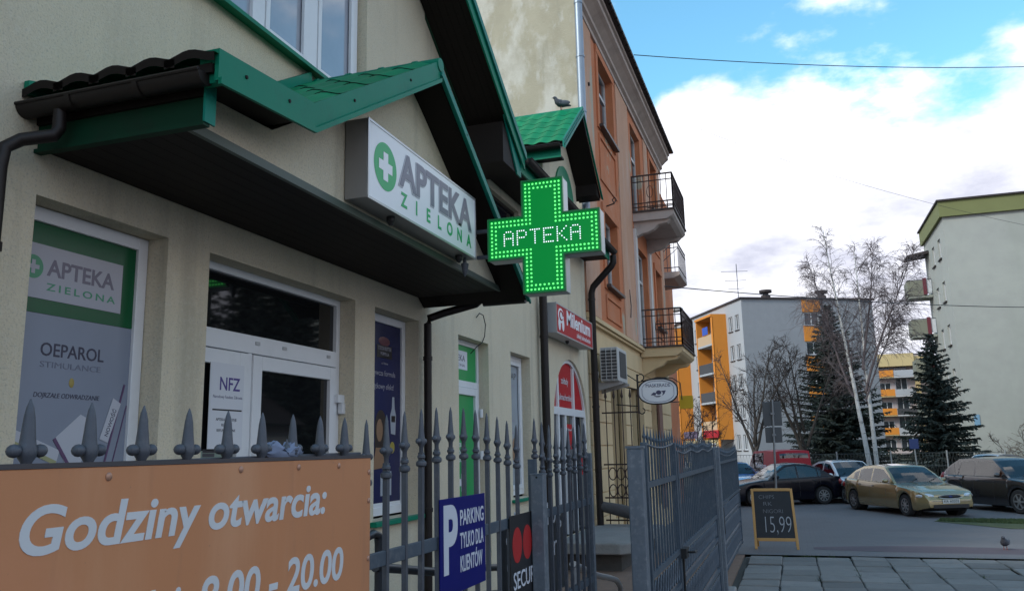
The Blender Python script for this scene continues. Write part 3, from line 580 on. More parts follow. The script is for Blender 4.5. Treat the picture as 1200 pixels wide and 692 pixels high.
MB().prism([(.50, 8.88, 5.62), (.50, 9.46, 5.26), (.50, 9.46, 5.12), (.50, 8.88, 5.12)], (-.49, 0, 0)).build('eave_box', soffit_m, roof)
MB().prism([(.502, 8.88, 5.70), (.502, 9.50, 5.30), (.502, 9.50, 5.10), (.502, 9.36, 5.10)], (.02, 0, 0)).build('eave_plate', teal_m, roof)
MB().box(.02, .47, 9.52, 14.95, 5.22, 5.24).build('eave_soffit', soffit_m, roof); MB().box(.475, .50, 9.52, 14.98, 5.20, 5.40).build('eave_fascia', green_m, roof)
gutter(roof, (.57, 9.60, 5.38), (.57, 15.06, 5.38), .066)
dn = [(12.06, 6.48), (13.46, 7.58), (14.78, 6.40)]
for (a, b) in zip(dn[:-1], dn[1:]): MB().prism([(.42, a[0], a[1]), (.42, b[0], b[1]), (.42, b[0], b[1] - .05), (.42, a[0], a[1] - .05)], (-3.9, 0, 0)).build('dormer_deck', soffit_m, roof)
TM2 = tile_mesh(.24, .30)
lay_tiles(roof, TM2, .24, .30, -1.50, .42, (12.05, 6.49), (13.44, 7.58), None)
MB().prism([(-1.5, 12.05, 6.50), (-1.5, 13.44, 7.60), (-1.5, 13.44, 7.58), (-1.5, 12.05, 6.485)], (-2, 0, 0)).build('dormer_sheet', tile_m, roof)
MB().tube([(-3.4, 13.46, 7.60), (.45, 13.46, 7.60)], .05, 10).build('ridge_cap', green_m, roof, smooth=True)
fascia(roof, [(12.03, 6.55), (13.46, 7.66)], .425, .14, teal_m); fascia(roof, [(13.46, 7.66), (14.82, 6.45)], .425, .10, green_m)
for i in range(2): MB().prism([(.449 + i * .012, 12.03, 6.50 - i * .04), (.449 + i * .012, 13.46, 7.61 - i * .04), (.449 + i * .012, 13.46, 7.585 - i * .04), (.449 + i * .012, 12.03, 6.475 - i * .04)], (.012, 0, 0)).build('fascia_fold', teal_m, roof)
gutter(roof, (-3, 12.0, 6.45), (.40, 12.0, 6.45), .065)
MB().box(-3, .38, 12.07, 12.09, 6.27, 6.42).build('dormer_fascia', green_m, roof); MB().box(-.1, .36, 12.1, 12.34, 6.30, 6.33).build('dormer_eave_box', soffit_m, roof)
MB().prism([(.40, 14.83, 6.33), (.40, 14.53, 6.36), (.40, 14.53, 6.58), (.40, 14.80, 6.38)], (-.4, 0, 0)).build('dormer_eave_box', soffit_m, roof)
# loose cable over the side door
MB().tube([(.03, 9.14, 3.31), (.05, 9.20, 3.37), (.06, 9.30, 3.36), (.05, 9.40, 3.26), (.03, 9.42, 3.12), (.02, 9.36, 3.04), (-.02, 9.28, 2.98), (-.1, 9.27, 2.9)], .006, 6).build('loose_cable', black_m, ph, smooth=True)
# stone landing and steps
tag(MB().prism([(0.02, 12.2, .40), (1.02, 12.2, .40), (1.16, 12.34, .40), (1.12, 12.9, .40), (1.2, 15.3, .40), (0.02, 15.3, .40)], (0, 0, -.16)).build('stone_landing', concrete, bevel=.02), 'weathered concrete landing slab at the foot of the arched door', 'landing')
tag(MB().prism([(0.02, 12.4, .24), (1.0, 12.4, .24), (1.05, 15.2, .24), (0.02, 15.2, .24)], (0, 0, -.26)).build('landing_base', mat('dark_stone', (.07, .065, .06), .95, var=.3, vs=5, bump=.5, bs=12)), 'dark recessed plinth below the concrete landing slab', 'plinth')
tag(MB().box(.02, 1.5, 4.0, 6.6, -.1, .38).build('entrance_step', concrete, bevel=.02), 'concrete step in front of the pharmacy entrance', 'step')
# ================================================================== ORANGE TENEMENT
tn = thing('tenement_house', 'old orange tenement with peeling plaster, cornice and iron balconies', 'building', (-3, 20, 0))
YE = 26.0
up_ops = [(17.0, 18.35, 5.15, 6.75, .22), (21.15, 22.75, 4.32, 6.95, .22), (16.95, 18.5, 8.7, 10.35, .22), (20.95, 22.45, 7.85, 10.3, .22), (24.0, 25.2, 8.75, 10.3, .22), (24.1, 25.2, 5.2, 6.9, .22)]
mb = MB(); wallgrid(mb, (0, 0, 0), (0, 1, 0), (0, 0, 1), (1, 0, 0), 15.02, YE, 4.25, 10.85, up_ops)
mb.add([(0, YE, 4.25), (-9, YE, 4.25), (-9, YE, 10.85), (0, YE, 10.85)], [(0, 1, 2, 3)])
mb.build('wall', orange_pl, tn)
g_ops = [(17.0, 17.9, .3, 3.2, .3), (19.3, 20.2, .3, 3.3, .3), (22.2, 23.4, .2, 3.2, .3)]
mb = MB(); wallgrid(mb, (-.03, 0, 0), (0, 1, 0), (0, 0, 1), (1, 0, 0), 15.02, YE, -.4, 4.1, g_ops)
mb.add([(-.03, YE, -.4), (-9, YE, -.4), (-9, YE, 4.1), (-.03, YE, 4.1)], [(0, 1, 2, 3)]); gwall = mb.build('ground_floor_wall', cream_pl, tn)
gw = MB(); gw.add([(0, 15.02, -.4), (-12, 15.02, -.4), (-12, 15.02, 13.2), (-4, 15.02, 14.5), (0, 15.02, 12.0)], [(0, 1, 2, 3, 4)]); gw = gw.build('gable_wall', gable_pl, tn); gw['label'] = 'bare stained gable wall above the green dormer'
# rusticated courses of the ground floor
segs = [(15.04, 16.98), (17.92, 19.28), (20.22, 22.18), (23.42, YE)]
for k in range(9):
    z0 = .05 + k * .44
    for (a, b) in (segs if z0 < 3.0 else [(15.04, YE)]):
        z1 = min(z0 + .42, 4.06)
        MB().box(-.03, .0, a, b, z0, z1).build('rustic_course', cream_pl, gwall, bevel=.008)
MB().box(-.05, .02, 17.9, 18.45, .1, 3.35).build('door_surround', mat('ochre_trim', (.35, .25, .13), .85, var=.15), tn); MB().box(-.05, .03, 20.2, 20.8, .1, 3.35).build('door_surround', MATS['ochre_trim'], tn)
MB().box(-.05, .03, 23.4, 24.0, .1, 3.35).build('door_surround', mat('brown_trim', (.22, .12, .09), .85, var=.15), tn)
for a, b in ((17.0, 17.9), (19.3, 20.2), (22.2, 23.4)):
    d = frame(MB(), -.22, .08, a, b, .3, 3.2 if a != 19.3 else 3.3, .09, rails=((2.4, .08, a + .09, b - .09),)).build('door', mat('grey_door', (.16, .14, .12), .6, var=.2), tn)
    MB().box(-.28, -.26, a + .09, b - .09, .4, 3.1).build('pane', glass_b, d)
for i, (z, d_, h_) in enumerate(((4.10, .05, .05), (4.16, .10, .06), (4.22, .06, .05))): MB().box(-.03, d_, 15.03, YE + d_, z, z + h_ - .002).build('string_course', cream_pl, tn)
def o_window(y0, y1, z0, z1, rail, sill=True, door_=False):
    w = frame(MB(), -.14, .06, y0, y1, z0, z1, .07, bars=(((y0 + y1) / 2, .09),), rails=((rail, .08, y0 + .07, y1 - .07),)).build('balcony_door' if door_ else 'window', mat('old_white_frame', (.55, .55, .54), .5, var=.15, dirt=.2), tn)
    for a, b in ((y0 + .07, (y0 + y1) / 2 - .045), ((y0 + y1) / 2 + .045, y1 - .07)):
        for c, d in ((z0 + .07, rail - .04), (rail + .04, z1 - .07)): MB().box(-.19, -.175, a, b, c, d).build('pane', glass_b, w)
    if sill: MB().box(-.1, .13, y0 - .12, y1 + .12, z0 - .07, z0 - .01).build('sill', mat('sill_metal', (.05, .035, .03), .5, var=.2), w)
o_window(17.0, 18.35, 5.15, 6.75, 6.25); o_window(16.95, 18.5, 8.7, 10.35, 9.8); o_window(24.0, 25.2, 8.75, 10.3, 9.8); o_window(24.1, 25.2, 5.2, 6.9, 6.3)
o_window(21.15, 22.75, 4.32, 6.95, 6.2, False, True); o_window(20.95, 22.45, 7.85, 10.3, 9.6, False, True)
# raised surrounds and sunk panels
for (y0, y1, z0, z1) in ((17.0, 18.35, 5.15, 6.75), (16.95, 18.5, 8.7, 10.35), (24.0, 25.2, 8.75, 10.3), (24.1, 25.2, 5.2, 6.9)):
    mb = MB(); mb.box(0, .035, y0 - .2, y0, z0 - .1, z1); mb.box(0, .035, y1, y1 + .2, z0 - .1, z1); mb.box(0, .045, y0 - .2, y1 + .2, z1, z1 + .17); mb.build('window_surround', orange_pl, tn)
    mb = MB(); zt = z0 - .22; zb = zt - .75 if z0 < 6 else zt - 1.05
    if z0 < 6: zb = 4.42
    for (a, b, c, d) in ((y0 - .12, y0 - .05, zb, zt), (y1 + .05, y1 + .12, zb, zt), (y0 - .05, y1 + .05, zt - .07, zt), (y0 - .05, y1 + .05, zb, zb + .07)): mb.box(0, .03, a, b, c, d)
    mb.build('sunk_panel_frame', orange_pl, tn)
for (a, b) in ((15.05, 16.3), (18.95, 20.5), (22.95, 23.6), (25.45, YE - .02)): MB().box(0, .028, a, b, 4.3, 10.6).build('pilaster', pink_pl, tn)
for a, b, z0, z1 in ((20.7, 20.98, 4.3, 7.3), (22.92, 23.2, 4.3, 7.3)): MB().box(0, .06, a, b, z0, z1).build('door_jamb', mat('white_render', (.62, .60, .57), .9, var=.1), tn)
# cornice
prof_c = [(0, 10.55), (.06, 10.55), (.06, 10.66), (.14, 10.70), (.14, 10.80), (.30, 10.92), (.40, 10.98), (.40, 11.10), (.46, 11.12), (.46, 11.22), (0, 11.22)]
MB().prism([(x * .8, 15.03, z) for x, z in prof_c], (0, YE + .3 - 15.03, 0)).build('cornice', mat('cornice_plaster', (.42, .34, .29), .9, var=.25, vs=3, dirt=.3), tn)
MB().prism([(-.4, 15.0, 11.225), (.44, 15.0, 11.225), (.46, 15.0, 11.30), (.0, 15.0, 11.55), (-4, 15.0, 14.7), (-4, 15.0, 14.5)], (0, YE + .42 - 15.0, 0)).build('roof', mat('brown_roof', (.05, .03, .028), .6, var=.3), tn)
for i in range(34): MB().tube([(.45, 15.1 + i * .333, 11.25), (.45, 15.38 + i * .333, 11.25)], .05, 8).build('eave_gutter', brown_m, tn)
p = MB().tube([(.10, 14.93, 12.2), (.10, 14.93, 5.6)], .078, 14).build('zinc_downpipe', zinc, tn, smooth=True)
for z in (8.2, 9.35, 10.5, 11.6): MB().tube([(.10, 14.93, z - .02), (.10, 14.93, z + .02)], .088, 14).build('pipe_collar', zinc, p, smooth=True)
MB().tube([(.02, 15.9, 9.2), (.06, 15.9, 9.2)], .04, 10).build('wall_anchor', rust_iron, tn, smooth=True)
def balcony(y0, y1, z, xo, slab_mat, zlow, par):
    b = MB(); b.prism([(0, y0, z), (xo, y0, z), (xo, y0, z - .10), (xo - .06, y0, z - .16), (xo - .18, y0, z - .22), (0, y0, z - .22)], (0, y1 - y0, 0)); b = b.build('balcony', slab_mat, par)
    for y in (y0 + .1, y1 - .32):
        pts = [(0, z - .22)] + [(.0 + .62 * xo * math.cos(a), z - .22 - zlow * math.sin(a) ** 1.5) for a in [math.pi / 2 * i / 8 for i in range(9)]]
        pts = [(xo * .9, z - .22), (xo * .82, z - .30), (xo * .6, z - .33), (xo * .48, z - .45), (xo * .3, z - .52), (xo * .2, z - zlow * .85), (0, z - zlow), (0, z - .22)]
        MB().prism([(x, y, zz) for x, zz in pts], (0, .22, 0)).build('bracket', slab_mat, b)
    MB().box(0, xo + .04, y0 - .04, y1 + .04, z, z + .045).build('slab_edge', mat('slab_iron', (.05, .035, .03), .6), b)
    ir = rust_iron; zt = z + .98
    for zz in (z + .14, z + .24, z + .82, zt):
        t_ = .022 if zz < zt else .034
        mb = MB(); mb.bar((0, y0, zz), (xo, y0, zz), t_, t_); mb.bar((xo, y0, zz), (xo, y1, zz), t_, t_); mb.bar((xo, y1, zz), (0, y1, zz), t_, t_); mb.build('rail', ir, b)
    def bars(a, c, n):
        for i in range(n + 1):
            t = i / n; x = a[0] + (c[0] - a[0]) * t; y = a[1] + (c[1] - a[1]) * t
            thick = .032 if i in (0, n) else .018
            MB().bar((x, y, z + .045), (x, y, zt), thick, thick).build('baluster', ir, b)
    bars((.02, y0), (xo, y0), 7); bars((xo, y0), (xo, y1), 14); bars((xo, y1), (.02, y1), 7)
    for k in range(2):     # small scrolls in the railing
        yy = y0 + (y1 - y0) * (.3 + .4 * k)
        MB().tube([(xo, yy + .09 * math.cos(a) * (1 - a / 14), z + .55 + .17 * math.sin(a)) for a in [i * .5 for i in range(14)]], .009, 5).build('scroll', ir, b)
    MB().tube([(xo * .45 + .08 * math.cos(a), y0, z + .53 + .16 * math.sin(a)) for a in [i * .5 for i in range(14)]], .009, 5).build('scroll', ir, b)
    return b
balcony(20.75, 23.2, 7.72, 1.05, mat('grey_plaster_slab', (.46, .40, .36), .9, var=.15, dirt=.3), .62, tn)
balcony(21.0, 23.6, 4.22, 1.05, cream_pl, .68, tn)
MB().tube([(.03, 19.6, 5.5), (.05, 19.62, 5.1), (.05, 19.5, 4.8)], .01, 5).build('loose_cable', black_m, tn)
mb = MB(); mb.tube([(.02, 17.15, 6.9), (.22, 17.15, 6.95)], .015, 6); mb.tube([(.22, 17.15, 6.95), (.26, 17.2, 7.05), (.22, 17.25, 7.12), (.17, 17.2, 7.05), (.22, 17.15, 6.95)], .012, 6); mb.build('wire_bracket', black_m, tn)
tn2 = thing('rear_tenement', 'pinkish rear tenement with one balcony, seen past the orange house corner', 'building', (-3, 31, 0))
MB().box(-9, -.75, 28.6, 34, -.4, 11.6).build('wall', orange_pl, tn2); 
balcony_b = balcony
b3 = MB(); 
def shift_balcony():
    b = MB().prism([(-.75, 29.4, 7.9), (.12, 29.4, 7.9), (.12, 29.4, 7.78), (-.1, 29.4, 7.68), (-.75, 29.4, 7.66)], (0, 2.2, 0)).build('balcony', MATS['grey_plaster_slab'], tn2)
    for zz in (8.05, 8.78, 8.95):
        mb = MB(); mb.bar((-.75, 29.4, zz), (.1, 29.4, zz), .03, .03); mb.bar((.1, 29.4, zz), (.1, 31.6, zz), .03, .03); mb.build('rail', iron_dark, b)
    for i in range(7): MB().bar((-.7 + i * .133, 29.4, 7.9), (-.7 + i * .133, 29.4, 8.95), .02, .02).build('baluster', iron_dark, b)
    for i in range(1, 9): MB().bar((.1, 29.4 + i * .27, 7.9), (.1, 29.4 + i * .27, 8.95), .02, .02).build('baluster', iron_dark, b)
    mb = MB(); mb.bar((-.7, 29.4, 8.45), (-.1, 29.4, 8.9), .02, .02); mb.bar((-.7, 29.4, 8.1), (.1, 29.4, 8.75), .02, .02); mb.build('brace', iron_dark, b)
shift_balcony()

# ================================================================== SIGNS ON THE FACADES
sg = thing('pharmacy_sign', 'white light box lettered APTEKA ZIELONA with green cross disc over the entrance', 'sign', (.97, 5.5, 3.35))
MB().box(.885, 1.045, 4.53, 6.46, 3.352, 3.888).build('housing', mat('sign_housing', (.30, .29, .28), .5, .3, var=.1), sg, bevel=.004)
MB().box(1.046, 1.052, 4.545, 6.445, 3.366, 3.874).build('face', white_m, sg)
mb = MB()
for (a, b, c, d) in ((4.53, 6.46, 3.874, 3.89), (4.53, 6.46, 3.35, 3.366)): mb.box(1.0465, 1.056, a, b, c, d)
for (a, b) in ((4.528, 4.545), (6.445, 6.462)): mb.box(1.0465, 1.0555, a, b, 3.366, 3.874)
mb.build('rim', alu_m, sg)
MB().disc((1.0535, 4.775, 3.63), .165, (1, 0, 0), 40).build('logo_disc', green_letter, sg)
mb = MB(); x = 1.0545; a, b = .034, .098; mb.box(x, x + .001, 4.775 - a, 4.775 + a, 3.63 - b, 3.63 + b); mb.box(x, x + .0009, 4.775 - b, 4.775 - a, 3.63 - a, 3.63 + a); mb.box(x, x + .0009, 4.775 + a, 4.775 + b, 3.63 - a, 3.63 + a); mb.build('logo_cross', white_m, sg)
text('APTEKA', .345, mat('letter_outline', (.36, .37, .42), .45), sg, FX(1.0535, 4.985, 3.572), bold=.040, width=1.40, name='letter_edge')
text('APTEKA', .345, mat('sign_letter', (.13, .135, .19), .4), sg, FX(1.0552, 5.0, 3.58), bold=.022, width=1.37)
for i_, ch_ in enumerate('ZIELONA'): text(ch_, .142, green_letter, sg, FX(1.0535, 5.06 + i_ * .206, 3.43), bold=.03, align='CENTER', name='letter')
mb = MB()
for y in (5.0, 6.25): mb.lathe([(.03, 0), (.03, -.03), (.012, -.06)], 10, (.98, y, 3.35))
mb.build('cable_gland', black_m, sg)
sp_ = thing('floodlight', 'small dark spot fitting below the corner of the white pharmacy sign', 'lamp', (1.0, 6.3, 3.2))
mb = MB(); mb.lathe([(.012, .10), (.016, .06), (.034, .05), (.022, -.02), (.004, -.06)], 10, (.99, 6.36, 3.25)); mb.build('shade', iron_dark, sp_, smooth=True)
MB().tube([(.99, 6.36, 3.3), (.99, 6.36, 3.352)], .008, 6).build('stem', iron_dark, sp_)

# green LED cross
cs = thing('led_cross', 'lit green LED pharmacy cross with APTEKA in white dots', 'sign', (1.65, 6.58, 3.02))
CX, CZ, CA, CB, CY = 1.645, 3.515, .49, .182, 6.50
cross = lambda a, b: [(CX - b, CZ - a), (CX + b, CZ - a), (CX + b, CZ - b), (CX + a, CZ - b), (CX + a, CZ + b), (CX + b, CZ + b), (CX + b, CZ + a), (CX - b, CZ + a), (CX - b, CZ + b), (CX - a, CZ + b), (CX - a, CZ - b), (CX - b, CZ - b)]
MB().prism([(x, CY + .005, z) for x, z in cross(CA, CB)], (0, .15, 0)).build('housing', mat('cross_housing', (.50, .53, .53), .4, .3), cs, bevel=.004)
led_face = mat('led_face', (.001, .12, .022), .35, var=.1, vs=6, emit=(0, .16, .025), es=.5, spec=.2)
MB().prism([(x, CY - .004, z) for x, z in cross(CA - .004, CB - .004)], (0, .007, 0)).build('face', led_face, cs)
rim = MB(); P = cross(CA + .002, CB + .002); Q = cross(CA - .012, CB - .012)
for i in range(12):
    j = (i + 1) % 12; rim.prism([(P[i][0], CY - .02, P[i][1]), (P[j][0], CY - .02, P[j][1]), (Q[j][0], CY - .02, Q[j][1]), (Q[i][0], CY - .02, Q[i][1])], (0, .03, 0))
rim.build('rim', mat('green_rim', (.01, .22, .06), .35, var=.1), cs)
led = MB(); inside = lambda x, z: (abs(x - CX) < CB and abs(z - CZ) < CA) or (abs(x - CX) < CA and abs(z - CZ) < CB)
stp = .0345
def ring(off):
    P = cross(CA - off, CB - off)
    for i in range(12):
        a, b = P[i], P[(i + 1) % 12]; ln = math.dist(a, b); k = max(1, round(ln / stp))
        for q in range(k): led.disc((a[0] + (b[0] - a[0]) * q / k, CY - .0065, a[1] + (b[1] - a[1]) * q / k), .0088, (0, -1, 0), 8)
ring(.034); ring(.070)
o = led.build('green_led', mat('led_green', (.2, .8, .3), .4, emit=(.10, .85, .13), es=.85), cs, fix=False); o['kind'] = 'stuff'
glyph = {'A': ['01110', '10001', '10001', '11111', '10001', '10001', '10001'], 'P': ['11110', '10001', '10001', '11110', '10000', '10000', '10000'], 'T': ['11111', '00100', '00100', '00100', '00100', '00100', '00100'],
         'E': ['11111', '10000', '10000', '11110', '10000', '10000', '11111'], 'K': ['10001', '10010', '10100', '11000', '10100', '10010', '10001']}
wl = MB(); dlt = .0195
for i, ch in enumerate('APTEKA'):
    for r_, row in enumerate(glyph[ch]):
        for c_, q in enumerate(row):
            if q == '1': wl.disc((CX - .345 + (i * 6 + c_) * dlt, CY - .0066, CZ + .058 - r_ * dlt), .0058, (0, -1, 0), 8)
o = wl.build('white_led', mat('led_white', (.8, .8, .85), .4, emit=(.78, .84, 1.0), es=.7), cs, fix=False); o['kind'] = 'stuff'
mb = MB()
for z in (CZ + .11, CZ - .12): mb.bar((1.02, 6.58, z), (CX - CA, 6.58, z), .03, .03)
mb.build('bracket', iron_dark, cs)

# red betting shop sign
ml = thing('betting_shop_sign', 'red light box lettered Milenium with a white figure logo', 'sign', (.2, 13.3, 3.5))
MB().box(.02, .245, 11.95, 14.36, 3.475, 3.94).build('housing', mat('sign_housing_light', (.40, .41, .42), .5, .3, var=.15), ml, bevel=.005)
MB().box(.246, .252, 11.97, 14.34, 3.495, 3.92).build('face', red_m, ml)
mb = MB()
for (a, b, c, d) in ((11.95, 14.36, 3.92, 3.942), (11.95, 14.36, 3.473, 3.495)): mb.box(.2465, .258, a, b, c, d)
for a, b in ((11.948, 11.97), (14.34, 14.362)): mb.box(.2465, .2575, a, b, 3.495, 3.92)
mb.build('rim', alu_m, ml)
mb = MB(); mb.ell((.2525, 12.23, 3.77), (.003, .17, .115), 18, 10); mb.ell((.2525, 12.14, 3.63), (.003, .07, .10), 14, 8); mb.ell((.2525, 12.35, 3.64), (.003, .07, .10), 14, 8); mb.build('figure_logo', white_m, ml)
mb = MB(); mb.tube([(.256, 12.23 + .10 * math.cos(a), 3.77 + .07 * math.sin(a)) for a in [i * .45 for i in range(13)]], .012, 5); mb.build('logo_swirl', red_m, ml)
text('Milenium', .32, white_m, ml, FX(.2535, 12.55, 3.68), bold=.03, width=1.62, shear=.05)
text('zakłady bukmacherskie', .115, white_m, ml, FX(.2535, 13.20, 3.55), bold=.008, width=.98)
mb = MB(); mb.lathe([(.03, 0), (.03, -.03), (.01, -.05)], 10, (.14, 13.0, 3.475)); mb.build('cable_gland', black_m, ml)

# air conditioner
ac = thing('air_conditioner', 'grey-white outdoor air conditioner unit on a wall bracket', 'air conditioner', (.3, 15.9, 2.95))
acm = mat('ac_casing', (.46, .46, .45), .5, var=.1, dirt=.2)
MB().box(.16, .50, 15.35, 16.25, 2.98, 3.62).build('casing', acm, ac, bevel=.02)
for i in range(9): MB().box(.18, .48, 15.325, 15.348, 3.03 + i * .062, 3.06 + i * .062).build('louvre', mat('ac_dark', (.035, .035, .038), .6), ac)
for x in (.17, .27, .375, .48): MB().box(x, x + .012, 15.315, 15.345, 3.0, 3.6).build('louvre_rib', acm, ac)
MB().box(.501, .512, 15.5, 16.1, 3.06, 3.55).build('fan_grille', MATS['ac_dark'], ac, bevel=.01)
for y in (15.45, 16.1): MB().prism([(0, y, 2.97), (.55, y, 2.97), (.55, y, 2.93), (0, y, 2.80)], (0, .05, 0)).build('bracket', mat('bracket_grey', (.33, .32, .31), .6), ac)
MB().tube([(.04, 15.3, 3.2), (.12, 15.28, 3.15), (.1, 15.3, 3.0), (.04, 15.28, 2.8), (.04, 15.28, 1.6)], .02, 6).build('hose', MATS['bracket_grey'], ac, smooth=True)

# hanging shop sign
hs = thing('hanging_sign', 'white oval hanging shop sign in a black scrolled iron bracket', 'sign', (.9, 17.5, 2.5))
ovr = lambda k: [(.895 + .405 * k * math.cos(t) * (abs(math.cos(t)) ** -.25 if abs(math.cos(t)) > .05 else 1), 2.895 + .255 * k * math.sin(t)) for t in [2 * math.pi * i / 40 for i in range(40)]]
clampx = lambda P, k: [(min(.895 + .395 * k, max(.895 - .395 * k, x)), z) for x, z in P]
MB().prism([(x, 17.5, z) for x, z in clampx(ovr(1), 1)], (0, .05, 0)).build('panel', white_m, hs)
MB().tube([(x, 17.5, z) for x, z in clampx(ovr(1.03), 1.03)] + [(clampx(ovr(1.03), 1.03)[0][0], 17.5, clampx(ovr(1.03), 1.03)[0][1])], .016, 6).build('rim', black_m, hs)
MB().tube([(x, 17.497, z) for x, z in clampx(ovr(.86), .84)] + [(clampx(ovr(.86), .84)[0][0], 17.497, clampx(ovr(.86), .84)[0][1])], .0045, 5).build('border_line', mat('sign_blue', (.12, .13, .22), .5), hs)
text('MASKERADE', .10, mat('sign_ink', (.07, .07, .13), .5), hs, FY(.64, 17.496, 2.985), width=.51)
mb = MB(); mb.prism([(.74, 17.497, 2.82), (.80, 17.497, 2.875), (.86, 17.497, 2.86), (.84, 17.497, 2.81)], (0, -.002, 0)); mb.prism([(.98, 17.497, 2.80), (1.0, 17.497, 2.86), (.96, 17.497, 2.90), (1.06, 17.497, 2.91), (1.03, 17.497, 2.84)], (0, -.002, 0)); mb.ell((.91, 17.496, 2.87), (.055, .002, .045), 16, 8); mb.prism([(.80, 17.497, 2.80), (.96, 17.497, 2.80), (.92, 17.497, 2.775), (.86, 17.497, 2.775)], (0, -.002, 0)); mb.build('printed_mask', MATS['sign_ink'], hs)
mb = MB(); mb.tube([(.47, 17.52, 2.45), (.47, 17.52, 3.27)], .02, 8); mb.tube([(.47, 17.52, 3.2)] + [(.54 + .07 * math.cos(a), 17.52, 3.2 + .07 * math.sin(a)) for a in [math.pi - i * .45 for i in range(11)]], .013, 6)
mb.tube([(.47, 17.52, 2.5)] + [(.54 + .06 * math.cos(a), 17.52, 2.5 + .06 * math.sin(a)) for a in [math.pi + i * .45 for i in range(11)]], .013, 6)
mb.tube([(.47, 17.52, 3.12), (0, 17.52, 3.45)], .012, 6); mb.tube([(.47, 17.52, 2.95), (0, 17.52, 3.05)], .012, 6); mb.tube([(.47, 17.52, 2.6), (0, 17.52, 2.65)], .012, 6)
mb.tube([(.47, 17.52, 3.1), (.9, 17.52, 3.185), (1.2, 17.52, 3.16), (1.36, 17.52, 3.05), (1.38, 17.52, 2.7)], .012, 6); mb.build('iron_bracket', black_m, hs, smooth=True)
ys = thing('yellow_sign', 'small yellow square sign below the balconies past the hanging sign', 'sign', (.7, 24, 2.8))
MB().box(.52, .90, 24.0, 24.04, 2.80, 3.16).build('panel', mat('yellow_sign_face', (.62, .42, .02), .5), ys, bevel=.005); MB().bar((0, 24.02, 3.0), (.52, 24.02, 3.0), .03, .03).build('bracket', iron_dark, ys)

# ================================================================== FENCE
def spear(mb, r=1., base=0., h=.135):
    """cast spear head with two balls, standing on z=base"""
    h = h if r < 1.2 else h * .80
    mb.lathe([(.008 * r, base - .055), (.014 * r, base - .05), (.014 * r, base - .042), (.008 * r, base - .036), (.008 * r, base - .01), (.013 * r, base), (.015 * r, base + .012), (.0125 * r, base + .022), (.0112 * r, base + .034), (.0080 * r, base + .075), (.0055 * r, base + h * .85), (.0012, base + h)], 10)
    for s_ in (-1, 1): mb.ell((0, s_ * .022 * r, base + .012), (.0105 * r, .012 * r, .0105 * r), 8, 6)
    return mb
def picket_mesh(bar_h, r=1.1, w=.018, low_ball=True, name='picket'):
    mb = MB(); mb.box(-w / 2, w / 2, -w / 2, w / 2, -bar_h, -.03); spear(mb, r)
    if low_ball: mb.lathe([(.010, -.085), (.019, -.08), (.021, -.072), (.019, -.064), (.010, -.058)], 10)
    me = mb.mesh(name); me.materials.append(iron_dark); me.shade_smooth(); me.set_sharp_from_angle(angle=R(40)); return me
def put(me, name, loc, par, rz=0, tilt=0):
    o = bpy.data.objects.new(name, me); COL.objects.link(o); o.location = loc; o.rotation_euler = (tilt, 0, rz); attach(o, par); return o
FXX = 2.15
fn = thing('iron_fence', 'grey iron picket fence with spear heads in front of the pharmacy', 'fence', (FXX, 2.5, 0))
PM = picket_mesh(1.72); PMB = picket_mesh(1.72, 1.21)
y = .4725; k = 0
while y < 4.24:
    if y < 2.5: zb = 1.756
    else:
        t = (y - 2.5) / 1.74; zb = 1.725 + .075 * math.sin(math.pi * min(1, max(0, t)))
    if not (1.97 < y < 2.0): put(PM if y > 2.5 else PMB, 'picket', (FXX, y, zb), fn, R(random.uniform(-4, 4)), R(random.uniform(-.5, .5)))
    y += .1455
bent = put(PM, 'picket', (FXX, 2.045, 1.735), fn, 0, R(0)); bent.location.z = 1.66; bent['label'] = 'picket without its spear head showing'
MB().bar((FXX, .4, 1.40), (FXX, 4.27, 1.40), .012, .05).build('rail', galv, fn, bevel=.003); MB().bar((FXX, .4, .25), (FXX, 4.27, .25), .012, .05).build('rail', galv, fn, bevel=.003)
MB().bar((FXX - .014, .4, 1.715), (FXX - .014, 2.49, 1.735), .012, .04).build('rail', iron_dark, fn, bevel=.003)
MB().box(FXX + .02, FXX + .09, 4.27, 4.34, -.1, 1.62).build('gate_post', galv_light, fn, bevel=.005)
MB().box(FXX + .018, FXX + .092, 4.268, 4.342, 1.62, 1.626).build('post_cap', galv_light, fn)
mb = MB(); mb.lathe([(.006, 0), (.006, .001)], 8, (FXX + .055, 4.2695, 1.607), (0, -1, 0)); mb.build('post_hole', black_m, fn)
# spears on top of the fence board stand free above the board
g1 = thing('wicket_gate', 'grey picket gate leaf beyond the security sign', 'gate', (FXX, 5.0, 0))
PM2 = picket_mesh(1.70)
y = 4.43; k = 0
while y < 5.62:
    put(PM2, 'picket', (FXX, y, 1.79 - .045 * abs(math.sin((y - 4.4) * 2.6))), g1, R(random.uniform(-4, 4)))
    y += .1455
for i in range(8): 
    yy = 4.50 + i * .1455; put(PM2, 'picket', (FXX + .02, yy, 1.70 - .02 * (i % 2)), g1)
for z in (1.40, .9, .25): MB().bar((FXX + .004, 4.36, z), (FXX + .004, 5.66, z), .03, .045).build('rail', galv, g1, bevel=.003)
MB().box(FXX - .02, FXX + .02, 4.36, 4.40, .1, 1.70).build('stile', galv, g1); MB().box(FXX - .025, FXX + .03, 5.63, 5.68, .1, 1.72).build('stile', galv_light, g1)
mb = MB()
for i in range(3): MB().box(FXX + .024, FXX + .028, 4.8 + i * .3, 4.81 + i * .3, 1.2, 1.3)
db = thing('doctor_board', 'dark board with white lettering behind the picket gate', 'sign', (1.95, 5.0, .8))
MB().box(1.955, 1.975, 4.35, 5.7, .85, 1.36).build('panel', mat('dark_grey_board', (.035, .038, .045), .4), db)
